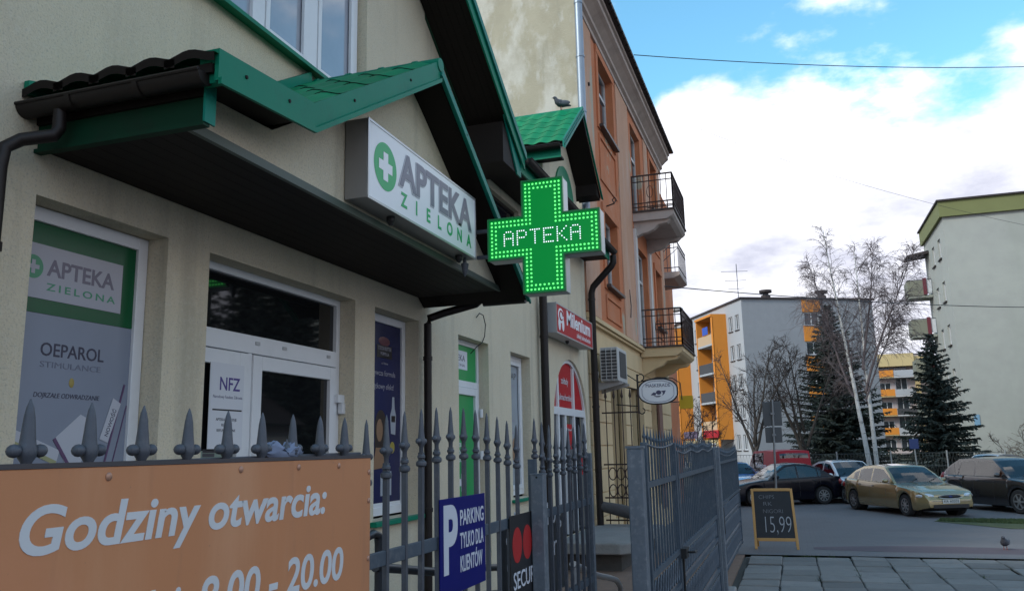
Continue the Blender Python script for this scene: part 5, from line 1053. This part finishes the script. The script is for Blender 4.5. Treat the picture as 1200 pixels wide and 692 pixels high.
bare_tree('birch_tree', 'tall bare birch with two white trunks behind the parked cars', None, (6.85, 42, -.5), [((0, 0, 0), (-.075, 0, 1), 12.6, .125, .012), ((.22, .1, 0), (-.03, .02, 1), 11.4, .115, .012), ((.05, .1, 4.6), (.26, -.1, 1), 6.9, .07, .03), ((-.55, 0, 4.4), (-.30, .1, 1), 6.4, .06, .03), ((.0, 0, 5.6), (.16, .2, 1), 6.4, .065, .03), ((.0, 0, 4.2), (.42, .1, 1), 4.6, .045, .03)], birch_bark, twig_b, 11, 30, 2.0, 9, .16, .32, .58, 1.1, .0074, 9, 2)
bare_tree('bare_tree', 'dark bare tree in front of the orange balcony tower', 'bare street trees', (1.35, 50, -.6), [((0, 0, 0), (.03, 0, 1), 6.8, .15, .05), ((.05, 0, 1.6), (-.35, .1, 1), 6.0, .10, .06), ((0, 0, 1.8), (.38, 0, 1), 6.0, .10, .06), ((0, 0, 2.4), (.1, -.3, 1), 5.8, .09, .06)], bark_d, twig_d, 21, 13, 2.5, 6, -.02, .25, .8, .9, .010)
bare_tree('bare_tree', 'dark bare tree before the grey gable, right of the sign post', 'bare street trees', (4.35, 51, -.6), [((0, 0, 0), (-.10, 0, 1), 7.4, .15, .05), ((-.2, 0, 2.0), (-.5, .1, 1), 5.8, .09, .06), ((-.1, 0, 2.2), (.30, 0, 1), 5.8, .09, .06), ((-.2, 0, 3.0), (-.1, -.3, 1), 5.2, .08, .06)], bark_d, twig_d, 33, 13, 2.5, 6, -.02, .28, .8, .9, .010)
bare_tree('bare_shrub', 'brown bare shrub at the foot of the green-grey block', None, (14.6, 47, -.6), [((random.uniform(-.5, .5), 0, 0), (random.uniform(-.5, .5), random.uniform(-.3, .3), 1), 3.2, .035, .08) for i in range(8)], bark_d, mat('shrub_twig', (.12, .085, .065), .9), 45, 8, 1.1, 4, 0, .2, .7, .9, .008)
bare_tree('bare_shrub', 'dark thorny shrub past the yellow sign below the orange balconies', None, (-.5, 40, -.5), [((random.uniform(-.4, .4), 0, 0), (random.uniform(-.3, .3), random.uniform(-.3, .3), 1), 4.2, .045, .08) for i in range(5)], bark_d, twig_d, 46, 9, 1.6, 4, 0, .2, .8, .9, .009)
bare_tree('bare_tree', 'bare tree on the opposite pavement seen only in the panes', None, (16, 20, -.1), [((0, 0, 0), (.03, 0, 1), 8, .2, .05), ((0, 0, 2), (.4, 0, 1), 6, .12, .06)], bark_d, twig_d, 60, 10, 2.8, 3, 0, .3, .8, .9, .012)
needle = mat('spruce_needles', (.022, .034, .028), .7, var=.45, vs=1.3)
def spruce(label, base, h_, rad, seed, z0=.7):
    rr = random.Random(seed); t = thing('spruce_tree', label, 'tree', base, 'spruces'); B = Vector(base); tm, cm = MB(), MB()
    limb(tm, rr, B, (0, 0, 1), h_ * .98, .17, .02, 8, 8, .006); z = z0
    while z < h_ - .15:
        f_ = (z - z0) / (h_ - z0); L_ = rad * (1 - f_) ** .85 * (1 if f_ > .06 else .85) + .12; n = max(5, int(11 - 5 * f_)); a0 = rr.uniform(0, 6.28)
        for i in range(n):
            a_ = a0 + 6.283 * i / n + rr.uniform(-.25, .25); l_ = L_ * rr.uniform(.72, 1.16); d = Vector((math.cos(a_), math.sin(a_), .12 - .42 * (1 - f_))); q = B + Vector((0, 0, z + rr.uniform(-.1, .1)))
            seg = 5; pts = [q]
            for s_ in range(seg): d = (d + Vector((0, 0, .06))).normalized(); pts.append(pts[-1] + d * (l_ / seg))
            cm.tube(pts, [.022, .018, .014, .01, .008, .004], 3, False)
            m_ = max(6, int(l_ * 16))
            for s_ in range(m_):
                g = (s_ + rr.random()) / m_ * seg * .999; k = int(g); p = pts[k].lerp(pts[k + 1], g - k); ax = (pts[k + 1] - pts[k]).normalized(); lat = ax.cross(Vector((0, 0, 1))).normalized()
                for sgn in (-1, 1):
                    tl = (.16 + .30 * l_ * .35) * rr.uniform(.55, 1.2) * (1.15 - g / seg * .6); td = (lat * sgn * rr.uniform(.5, 1) + ax * rr.uniform(.2, .9) + Vector((0, 0, rr.uniform(-.75, .05)))).normalized(); wv = td.cross(rv(rr)).normalized() * .042
                    e = p + td * tl; cm.add([p - wv, p + wv, e + wv * .55 + Vector((0, 0, -.03)), e - wv * .55 + Vector((0, 0, -.03))], [(0, 1, 2, 3)])
                    w2 = wv.cross(td).normalized() * .030; cm.add([p - w2, p + w2, e], [(0, 1, 2)])
        z += .20 + .05 * (1 - f_)
    tm.build('trunk', bark_d, t, smooth=True, fix=False); cm.build('crown', needle, t, fix=False); return t
spruce('dark spruce standing behind the birch trunks', (6.25, 57, -.6), 11.3, 3.7, 5)
s2_ = spruce('dark spruce standing before the green-grey block', (10.6, 47.5, -.6), 7.9, 2.35, 6)
for k, (x, y, sc) in enumerate(((23.5, 33, 1.5), (25.5, 40, 1.7), (21, 36.5, 1.5), (19.5, 41.5, 1.35), (27.5, 46, 1.8), (17.5, 33.5, 1.2))):
    t = s2_.copy(); COL.objects.link(t); t.location = (x, y, -.6); t.scale = (sc * 1.25, sc * 1.25, sc); t['label'] = 'dark spruce of the row out of frame, mirrored in the panes'; t['group'] = 'mirrored spruces'
    for ch in s2_.children:
        c = ch.copy(); COL.objects.link(c); c.parent = t; c.matrix_parent_inverse = ch.matrix_parent_inverse

# ================================================================== FAR FENCE, POSTS, WIRES
ff = thing('mesh_fence', 'wire mesh fence with thin posts along the far side of the car park', 'fence', (8, 38, -.5))
mesh_m = mat('mesh_wire', (.10, .105, .10), .6, .3)
for i in range(13): MB().tube([(1.0 + i * 2.1, 38.3 + .0 * i, -.6), (1.0 + i * 2.1, 38.3, 1.42 - .012 * i)], .032, 6).build('post', mat('fence_post_grey', (.26, .27, .27), .6), ff)
mb = MB()
for z in (-.35, .2, .8, 1.32): mb.tube([(1.0, 38.3, z), (26.2, 38.3, z - .14)], .008, 4, False)
x = 1.0
while x < 26.2:
    mb.tube([(x, 38.3, -.4), (x + .25, 38.3, 1.33 - .006 * x)], .0045, 3, False); mb.tube([(x + .25, 38.3, -.4), (x, 38.3, 1.33 - .006 * x)], .0045, 3, False); x += .125
o = mb.build('mesh', mesh_m, ff, fix=False)
gw_ = MB(); rr = random.Random(8)
for i in range(5200):
    x = rr.uniform(-4, 27); y = rr.uniform(38.6, 41.5); p = Vector((x, y, -.5)); h_ = rr.uniform(.35, 1.15) * (.8 + .4 * math.sin(x * 1.7)); a_ = rr.uniform(0, 6.28); t_ = Vector((rr.uniform(-.35, .35), rr.uniform(-.2, .2), h_)); s_ = Vector((math.cos(a_), math.sin(a_), 0)) * .022
    gw_.add([p - s_, p + s_, p + t_], [(0, 1, 2)])
tag(gw_.build('undergrowth', mat('dry_undergrowth', (.085, .07, .042), .9, var=.4, vs=1.5), fix=False), 'dry brown undergrowth behind the mesh fence', 'undergrowth', kind='stuff')
sp = thing('sign_post', 'grey road sign post seen from behind with two plates', 'sign post', (2.92, 24.3, -.42))
MB().tube([(2.92, 24.3, -.43), (3.03, 24.3, 2.98)], .03, 10).build('pole', mat('pole_grey', (.22, .23, .24), .5, .4), sp, smooth=True)
for z0, z1, w_ in ((2.26, 2.92, .25), (1.80, 2.22, .22)): MB().box(3.0 - w_, 3.0 + w_, 24.34, 24.36, z0, z1).build('plate', mat('plate_back', (.085, .09, .095), .5, .3, var=.1), sp, bevel=.01); MB().box(2.96, 3.06, 24.26, 24.345, (z0 + z1) / 2 - .03, (z0 + z1) / 2 + .03).build('clamp', MATS['pole_grey'], sp)
bp = thing('blue_sign_post', 'small blue sign on a thin post behind the gold car', 'sign post', (8.2, 37.6, -.42))
MB().tube([(8.2, 37.6, -.43), (8.12, 37.6, 1.9)], .028, 8).build('pole', MATS['fence_post_grey'], bp, smooth=True); MB().box(7.95, 8.3, 37.55, 37.575, 1.45, 1.85).build('plate', mat('small_blue', (.012, .03, .12), .5), bp, bevel=.02)
lp = thing('street_lamp', 'pale street lamp head on an arm past the lower balcony', 'street lamp', (-3.2, 40, -.5))
MB().tube([(-3.2, 40, -.5), (-3.2, 40, 7.6), (-3.0, 40, 8.0), (-1.75, 40, 8.28)], .07, 8).build('pole', iron_dark, lp, smooth=True)
MB().ell((-1.45, 40, 8.25), (.42, .2, .15), 14, 8).build('lamp_head', mat('lamp_white', (.6, .6, .58), .4), lp, smooth=True)
wire_m = mat('wire', (.02, .02, .022), .6)
def wire(label, a, b, sag, r):
    a, b = Vector(a), Vector(b); pts = [a.lerp(b, i / 24) - Vector((0, 0, sag * 4 * (i / 24) * (1 - i / 24))) for i in range(25)]
    tag(MB().tube(pts, r, 5).build('overhead_wire', wire_m), label, 'wire', 'overhead wires')
wire('overhead wire crossing the blue sky near the top', (.05, 22.0, 12.72), (17.5, 34.0, 15.05), .35, .013)
wire('overhead wire level with the far roofs', (.02, 25.9, 6.72), (27, 60, 9.7), .5, .017)
wire('thin wire drooping through the white cloud', (-.9, 40, 17.9), (15.5, 40, 10.2), .55, .007)

# ================================================================== CARS
def glass_mat(name, tint):
    m = bpy.data.materials.new(name); m.use_nodes = True; t = m.node_tree; t.nodes.clear(); o_ = t.nodes.new('ShaderNodeOutputMaterial'); mx_ = t.nodes.new('ShaderNodeMixShader'); fr = t.nodes.new('ShaderNodeFresnel'); fr.inputs[0].default_value = 1.95
    tr = t.nodes.new('ShaderNodeBsdfTransparent'); tr.inputs[0].default_value = (*tint, 1); gl = t.nodes.new('ShaderNodeBsdfGlossy'); gl.inputs['Roughness'].default_value = .015
    t.links.new(fr.outputs[0], mx_.inputs[0]); t.links.new(tr.outputs[0], mx_.inputs[1]); t.links.new(gl.outputs[0], mx_.inputs[2]); t.links.new(mx_.outputs[0], o_.inputs[0]); return m
car_glass = glass_mat('car_glass', (.38, .46, .56)); seat_m = mat('seat_fabric', (.035, .035, .038), .9); tyre_m = mat('tyre', (.018, .018, .019), .85, var=.2, vs=20); rim_m = mat('alloy', (.38, .39, .40), .35, .7); trim_m = mat('black_trim', (.018, .018, .02), .5); lamp_m = mat('headlamp', (.55, .58, .62), .08, .3, spec=.9); red_l = mat('tail_lamp', (.30, .012, .012), .15, spec=.8); plate_m = mat('number_plate', (.55, .55, .52), .5); under_m = mat('underbody', (.008, .008, .009), .9)
def paint(name, c, metal=.35): return mat(name, c, .25, metal, coat=1., var=.05, vs=1.5, dirt=.12, ds=3, dirtcol=tuple(.5 * q + .012 for q in c))
def lerp_k(K, x):
    if x <= K[0][0]: return K[0][1]
    for (a, va), (b, vb) in zip(K[:-1], K[1:]):
        if x <= b:
            t = (x - a) / (b - a); t = t * t * (3 - 2 * t) if False else t
            return va + (vb - va) * t
    return K[-1][1]
def tri(x): return x
def car(name, label, loc, heading, L, Wd, H, pm, kind='sedan', plate='KR 60202', detail=True, rim_spokes=8):
    """x forward, y left, z up; loft of cross-sections with wheel arches, glazing as separate flush panels"""
    hx, hy = heading; root = thing(name, label, 'van' if kind == 'van' else 'car', (loc[0], loc[1], loc[2]), 'cars in the car park', True, math.atan2(hy, hx))
    e = L / 2; R_ = .315 if kind != 'suv' else .35; xf, xr_ = e - .88, -e + .85
    if kind == 'van': xr_ = -e + .80; xf = e - .80
    belt = {'sedan': .90, 'suv': 1.02, 'van': 1.05}[kind]
    if kind == 'sedan': top = [(-e, .60), (-e + .03, .86), (-e + .10, .97), (-e + .6, 1.0), (-.6, .94), (.9, .90), (e - .75, .82), (e - .25, .71), (e - .08, .63), (e, .48)]; G = (e - 1.42, e - 2.18, -e + 1.35, -e + .42)
    elif kind == 'suv': top = [(-e, .70), (-e + .03, 1.0), (-e + .10, 1.06), (-.6, 1.04), (.8, 1.02), (e - .7, .95), (e - .2, .85), (e - .06, .72), (e, .55)]; G = (e - 1.25, e - 1.95, -e + .95, -e + .15)
    else: top = [(-e, .70), (-e + .02, 1.05), (-e + .06, 1.08), (.9, 1.05), (e - .5, .98), (e - .15, .85), (e - .05, .7), (e, .55)]; G = (e - .72, e - 1.45, -e + .22, -e + .06)
    def hw(x):
        s_ = min(e - x, x + e); f_ = 1 - (1 - min(max(s_, 0) / .62, 1)) ** 2.4; return Wd / 2 * (.74 + .26 * f_)
    def zbot(x):
        z = .20 if abs(x) < e - .35 else .20 + .09 * (abs(x) - (e - .35)) / .35
        for c in (xf, xr_):
            q = (R_ + .055) ** 2 - (x - c) ** 2
            if q > 0: z = max(z, R_ + math.sqrt(q))
        return z
    X = {-e, e, *[k for k, _ in top]}
    for i in range(41): X.add(-e + L * i / 40)
    for s_ in (.02, .05, .1, .17, .26, .36): X.add(e - s_); X.add(-e + s_)
    for c in (xf, xr_):
        for i in range(15): X.add(c + (R_ + .055) * math.cos(math.pi * i / 14))
    X = sorted(x for x in X if -e <= x <= e); X = [x for i, x in enumerate(X) if i == 0 or x - X[i - 1] > .004]
    rows = [(0, .955), (.12, .985), (.35, 1.0), (.6, 1.0), (.78, .985), (.90, .985), (1, .955)]; tops = [(.90, .014), (.7, .03), (.4, .042), (0, .048)]
    def section(x):
        zb, zt, w = zbot(x), lerp_k(top, x), hw(x); zt = max(zt, zb + .03)
        half = [(w * k, zb + (zt - zb) * t) for t, k in rows]
        cf = min(1, (e - abs(x)) / .4)
        half += [(w * k, zt + c * cf) for k, c in tops]; return half
    mb = MB(); n = None; vs = []
    for x in X:
        h_ = section(x); ring_ = [(x, y, z) for y, z in h_] + [(x, -y, z) for y, z in reversed(h_[:-1])]; n = len(ring_); vs += ring_
    fs = [(i * n + j, (i + 1) * n + j, (i + 1) * n + j + 1, i * n + j + 1) for i in range(len(X) - 1) for j in range(n - 1)]
    fs += [tuple(range(n)), tuple(range((len(X) - 1) * n, len(X) * n))]; mb.add(vs, fs)
    # greenhouse
    g0, g1, g2_, g3 = G; hs_ = [(g3, lerp_k(top, g3) + .01), (g3 + (g2_ - g3) * .55, H - .16), (g2_, H - .035), ((g1 + g2_) / 2, H), (g1, H - .04), (g1 + (g0 - g1) * .5, (H - .04 + lerp_k(top, g0)) / 2 + .035), (g0, lerp_k(top, g0) + .01)]
    if kind != 'sedan': hs_[1] = (g3 + (g2_ - g3) * .55, H - .22)
    wl = Wd / 2 * .925; wu = Wd / 2 * (.72 if kind == 'sedan' else .76 if kind == 'suv' else .82)
    bp_ = g3 + (g2_ - g3) * .72; pil = [bp_, (g1 + g2_) / 2 - .02, g1 - .02]
    GX_ = {k for k, _ in hs_}
    for i in range(31): GX_.add(g3 + (g0 - g3) * i / 30)
    winx = []
    cB = (g1 + g2_) / 2 + .02
    segs_ = [(g3 + (g2_ - g3) * .45, cB - .75 if kind != 'van' else cB - .9), (cB - .71 if kind != 'van' else cB - .84, cB - .03), (cB + .03, g1 + (g0 - g1) * .62)]
    if kind == 'sedan': segs_[0] = (g3 + (g2_ - g3) * .50, cB - .80); segs_[1] = (cB - .76, cB - .03)
    for a_, b_ in segs_: GX_ |= {a_, b_}
    GX_ = sorted(GX_); GX_ = [x for i, x in enumerate(GX_) if i == 0 or x - GX_[i - 1] > .003]
    def gsec(x):
        b0 = lerp_k(top, x) - .01; h_ = max(lerp_k(hs_, x), b0 + .012); yw = lambda z: (wl + (wu - wl) * min(1, max(0, (z - b0) / (H - b0))) ** 1.15) * min(1, hw(x) / (Wd / 2) + .02)
        zr_ = [b0, b0 + min(.035, (h_ - b0) * .2), h_ - min(.075, (h_ - b0) * .25), h_]
        return [(yw(z), z) for z in zr_] + [(yw(h_) * .90, h_ + .018 * min(1, (h_ - b0) * 4)), (yw(h_) * .5, h_ + .034 * min(1, (h_ - b0) * 4)), (0, h_ + .038 * min(1, (h_ - b0) * 4))]
    S_ = [gsec(x) for x in GX_]; glass = {'windscreen': MB(), 'rear_window': MB()}; sw = {}
    def pt_(i, j, sg): y, z = S_[i][j]; return (GX_[i], y * sg, z)
    for i in range(len(GX_) - 1):
        xm = (GX_[i] + GX_[i + 1]) / 2
        for sg in (1, -1):
            for j in range(6):
                q = [pt_(i, j, sg), pt_(i + 1, j, sg), pt_(i + 1, j + 1, sg), pt_(i, j + 1, sg)]
                tgt = mb
                if j == 1:
                    for k, (a_, b_) in enumerate(segs_):
                        if a_ < xm < b_ and not (kind == 'van' and k < 2): tgt = sw.setdefault((k, sg), MB())
                if j >= 4:
                    if g1 + .05 < xm < g0 - .04: tgt = glass['windscreen']
                    if g3 + .05 < xm < g2_ - .04: tgt = glass['rear_window']
                tgt.add(q, [(3, 2, 1, 0) if sg == 1 else (0, 1, 2, 3)])
    body = MB(); body.v, body.f = mb.v, mb.f
    me = body.mesh('body'); bm = bmesh.new(); bm.from_mesh(me); bmesh.ops.remove_doubles(bm, verts=bm.verts, dist=.0008); bmesh.ops.recalc_face_normals(bm, faces=bm.faces); bm.to_mesh(me); bm.free(); me.shade_smooth(); me.set_sharp_from_angle(angle=R(42))
    bo = link('body', me, pm, root)
    for k, q in list(glass.items()): 
        if q.f: q.build(k, car_glass, root, smooth=True, fix=False)
    for k, q in sw.items(): q.build('side_window', car_glass, root, smooth=True, fix=False)
    MB().box(-e + .35, e - .35, -Wd / 2 + .24, Wd / 2 - .24, .17, .62).build('underbody', under_m, root)
    MB().box(max(g3, -e + .3), g0 - .05, -Wd / 2 + .14, Wd / 2 - .14, .62, .70).build('cabin_floor', under_m, root)
    MB().box(g0 - .55, g0 - .12, -wl + .12, wl - .12, .70, lerp_k(top, g0) + .02).build('dashboard', trim_m, root, bevel=.04)
    if kind != 'van':
        for sx__, sy__ in ((cB + .05, .36), (cB + .05, -.36), (cB - .85, .36), (cB - .85, -.36)):
            mb = MB(); mb.prism([(sx__ - .12, sy__ - .24, .7), (sx__ + .06, sy__ - .24, .7), (sx__ - .10, sy__ - .24, H - .34), (sx__ - .20, sy__ - .24, H - .34)], (0, .48, 0)); st_ = mb.build('seat', seat_m, root, bevel=.03); MB().box(sx__ - .22, sx__ - .13, sy__ - .12, sy__ + .12, H - .345, H - .16).build('headrest', seat_m, root, bevel=.03)
    def ysurf(x, z):
        zb, zt = zbot(x), lerp_k(top, x); t = min(1, max(0, (z - zb) / max(.01, zt - zb)))
        for (t0, k0), (t1, k1) in zip(rows[:-1], rows[1:]):
            if t <= t1: return hw(x) * (k0 + (k1 - k0) * (t - t0) / (t1 - t0))
        return hw(x) * rows[-1][1]
    for c in (xf, xr_):
        for sg in (1, -1):
            yo_ = sg * (Wd / 2 - .105)
            MB().lathe([(R_ + .05, -.12), (R_ + .05, .02)], 20, (c, yo_ - sg * .12, R_), (0, sg, 0)).build('wheel_well', under_m, root)
            wt = MB().lathe([(R_ * .62, -.10), (R_ * .9, -.10), (R_, -.07), (R_, .06), (R_ * .93, .095), (R_ * .66, .095), (R_ * .64, .07)], 24, (c, yo_, R_), (0, sg, 0)).build('wheel', tyre_m, root, smooth=True)
            mb = MB(); mb.lathe([(R_ * .66, .068), (R_ * .65, .088), (R_ * .58, .088), (R_ * .57, .05)], 24, (c, yo_, R_), (0, sg, 0))
            for k in range(rim_spokes):
                a_ = 2 * math.pi * k / rim_spokes; u = Vector((math.cos(a_), 0, math.sin(a_))); cc = Vector((c, yo_ + sg * .082, R_)); mb.bar(cc + u * .02, cc + u * R_ * .62, .05 if rim_spokes < 8 else .034, .02, (0, 1, 0))
            mb.lathe([(.06, .06), (.06, .10), (.03, .105)], 12, (c, yo_, R_), (0, sg, 0)); mb.build('rim', rim_m, wt, smooth=True)
    for sg in (1, -1):
        o = MB().ell((g0 - .30, sg * (Wd / 2 + .045), lerp_k(top, g0) + .10), (.075, .10, .065), 12, 8).build('mirror', pm, root, smooth=True)
        rot = Matrix.Rotation(sg * R(32), 3, 'Z')
        MB().ell((e - .20, sg * (hw(e - .20) - .15), .605 if kind == 'sedan' else .74), (.11, .25, .075), 14, 8, rot).build('headlight', lamp_m, root, smooth=True)
        MB().ell((-e + .14, sg * (hw(-e + .14) - .07), .80 if kind == 'sedan' else .95), (.10, .13, .11 if kind == 'sedan' else .2), 12, 8).build('tail_light', red_l, root, smooth=True)
        for x in (cB - .02, cB - .82, cB + .92 if kind == 'sedan' else cB + .85):      # door seams
            mb = MB(); zs = [max(zbot(x) + .04, .30) + (lerp_k(top, x) - .34) * i / 8 for i in range(9)]
            vs = [(x + d, sg * (ysurf(x, z) + .0025), z) for z in zs for d in (-.006, .006)]; mb.add(vs, [(2 * i, 2 * i + 1, 2 * i + 3, 2 * i + 2) for i in range(8)]); mb.build('door_seam', trim_m, root)
        for x in (cB - .62, cB + .18): MB().ell((x, sg * (ysurf(x, lerp_k(top, x) - .11) + .006), lerp_k(top, x) - .11), (.09, .018, .018), 10, 6).build('door_handle', pm if kind != 'sedan' else trim_m, root, smooth=True)
        mb = MB(); xs_ = [xr_ + R_ + .1 + (xf - xr_ - 2 * R_ - .2) * i / 16 for i in range(17)]; vs = [(x, sg * (ysurf(x, .52 + d) + .008), .52 + d) for x in xs_ for d in (-.02, .02)]
        mb.add(vs, [(2 * i, 2 * i + 2, 2 * i + 3, 2 * i + 1) for i in range(16)]); mb.build('side_moulding', pm, root)
        MB().tube([(x, sg * (wl + .002) * min(1, hw(x) / (Wd / 2) + .02), lerp_k(top, x) + .005) for x in [g3 + .15 + (g0 - g3 - .3) * i / 12 for i in range(13)]], .009, 5).build('belt_trim', trim_m, root)
    def front_strip(name, z0, z1, y1, m, off=.006, end=1):
        """strip that follows the rounded front (or rear) of the car"""
        ys_ = [-y1 + 2 * y1 * i / 14 for i in range(15)]; vs = []
        for y in ys_:
            lo, hi = 0, e
            for _ in range(24):
                x = (lo + hi) / 2
                if hw(x) * .985 > abs(y): lo = x
                else: hi = x
            x = lo if abs(y) > Wd / 2 * .74 * .985 else e
            for z in (z0, z1): vs.append((end * (x + off - (.0)), y, z))
        MB().add(vs, [(2 * i, 2 * i + 2, 2 * i + 3, 2 * i + 1) for i in range(14)]).build(name, m, root)
    if kind == 'sedan':
        front_strip('bumper_trim', .455, .475, .80, mat('chrome', (.5, .5, .5), .2, .9)); front_strip('lower_intake', .27, .37, .55, trim_m, .008)
        mb = MB(); mb.ell((e - .045, 0, .585), (.05, .36, .055), 18, 8); mb.build('grille', trim_m, root, smooth=True); MB().tube([(e + .005, .36 * math.cos(t), .585 + .056 * math.sin(t)) for t in [math.pi * i / 12 for i in range(25)]], .008, 5).build('grille_ring', MATS['chrome'], root)
        MB().ell((e + .008, 0, .59), (.008, .055, .024), 12, 6).build('badge', mat('badge_blue', (.02, .04, .2), .3), root)
        for sg in (1, -1): MB().ell((e - .10, sg * .62, .335), (.05, .075, .04), 10, 6).build('fog_light', lamp_m, root, smooth=True)
    else: front_strip('grille', .62, .74, .5, trim_m); front_strip('lower_intake', .30, .42, .6, trim_m, .008)
    MB().box(e + .008, e + .02, -.26, .26, .40, .51).build('number_plate', plate_m, root); 
    text(plate, .095, trim_m, root, Matrix(((0, 0, 1, e + .021), (1, 0, 0, -.23), (0, 1, 0, .425), (0, 0, 0, 1))), width=.46, bold=.01, name='plate_number')
    MB().box(-e - .02, -e - .004, -.26, .26, .62, .73).build('number_plate', plate_m, root)
    # wipers, roof aerial and lower-door dirt make the car read as used
    if kind != 'van':
        for y in (-.35, .25): MB().tube([(g0 - .03, y, lerp_k(top, g0) + .03), (g0 - .16, y + .38, lerp_k(hs_, g0 - .16) + .045)], .008, 4).build('wiper', trim_m, root)
        MB().tube([((g1 + g2_) / 2 + .5, 0, H + .02), ((g1 + g2_) / 2 + .1, 0, H + .32)], .005, 4).build('aerial', trim_m, root)
    return root
PZ = -.42
car('gold_car', 'gold-beige hatchback facing right with its number plate to the viewer', (6.68, 29.45, PZ), (.42, -.91), 4.73, 1.81, 1.44, paint('gold_paint', (.30, .235, .115), .5), plate='KR 60202')
car('black_car', 'black car parked side on behind the chalkboard', (2.85, 33.2, PZ), (-.90, -.43), 4.35, 1.75, 1.46, mat('black_paint', (.004, .004, .009), .25, 0, spec=.35), plate='KR 4417A', rim_spokes=9)
car('white_car', 'white saloon between the black car and the gold car', (5.35, 34.9, PZ), (.42, -.91), 4.5, 1.78, 1.50, paint('white_paint', (.58, .60, .62), 0.))
car('dark_grey_car', 'dark grey off-roader cut by the right picture edge', (9.85, 30.3, PZ), (.48, -.88), 4.4, 1.82, 1.60, paint('graphite_paint', (.028, .026, .027), .3), 'suv', rim_spokes=6)
car('silver_car', 'silver car facing left behind the dark grey car', (10.55, 37.2, PZ), (-.86, -.51), 4.2, 1.74, 1.62, paint('silver_paint', (.42, .43, .45), .6), rim_spokes=7)
car('blue_car', 'blue car half hidden behind the gate and the black car', (1.0, 37.2, PZ), (.45, -.89), 4.2, 1.74, 1.45, paint('blue_paint', (.04, .10, .30), .3))
van = car('red_van', 'red delivery van with white lettering behind the black car', (2.75, 37.6, PZ), (-.36, .93), 4.3, 1.72, 1.92, mat('red_paint', (.34, .008, .02), .4, 0, spec=.25, var=.08, vs=2), 'van')
car('dark_estate', 'dark car roof at the far right behind the off-roader', (13.4, 38.0, PZ), (-.9, -.43), 4.5, 1.8, 1.55, paint('dark_blue_paint', (.012, .014, .022), .2), 'suv')
Fv = Matrix(((-1, 0, 0, 0), (0, 0, 1, .905), (0, 1, 0, 0), (0, 0, 0, 1)))
for i, (t_, w_) in enumerate((('Telepizza', 1.3), ('na telefon', 1.5), ('12 421', 1.0))): text(t_, .24, white_m, van, Fv @ Matrix.Translation((.0, 1.25 - i * .27, 0)), width=w_, bold=.012)

# ================================================================== PIGEONS
def pigeon(label, loc, rz, s_=1.):
    t = thing('pigeon', label, 'bird', loc, 'pigeons', True, rz); t.scale = (s_, s_, s_); pm = mat('pigeon_grey', (.05, .055, .07), .7, var=.3, vs=30)
    mb = MB(); mb.tube([(-.17, 0, .10), (-.10, 0, .105), (-.04, 0, .115), (.03, 0, .125), (.075, 0, .15), (.095, 0, .185), (.11, 0, .21), (.13, 0, .212), (.15, 0, .205)], [.012, .03, .058, .066, .05, .032, .028, .024, .006], 12); mb.build('body', pm, t, smooth=True)
    for sg in (1, -1):
        MB().ell((-.04, sg * .05, .125), (.105, .016, .042), 12, 8, Matrix.Rotation(R(8), 3, 'Y')).build('wing', mat('pigeon_wing', (.10, .105, .12), .7, var=.3, vs=40), t, smooth=True)
        MB().tube([(.01, sg * .022, .07), (.0, sg * .022, .0), (.03, sg * .022, .002)], .006, 5).build('leg', mat('pigeon_leg', (.25, .08, .07), .7), t)
    MB().tube([(.15, 0, .205), (.175, 0, .198)], [.006, .001], 6).build('beak', black_m, t)
pigeon('pigeon standing alone on the paved forecourt at the right', (6.85, 16.9, gz(16.9)), R(250), 1.05)
pigeon('pigeon sitting on the ridge of the green dormer roof', (.06, 13.46, 7.645), R(215), 1.05)
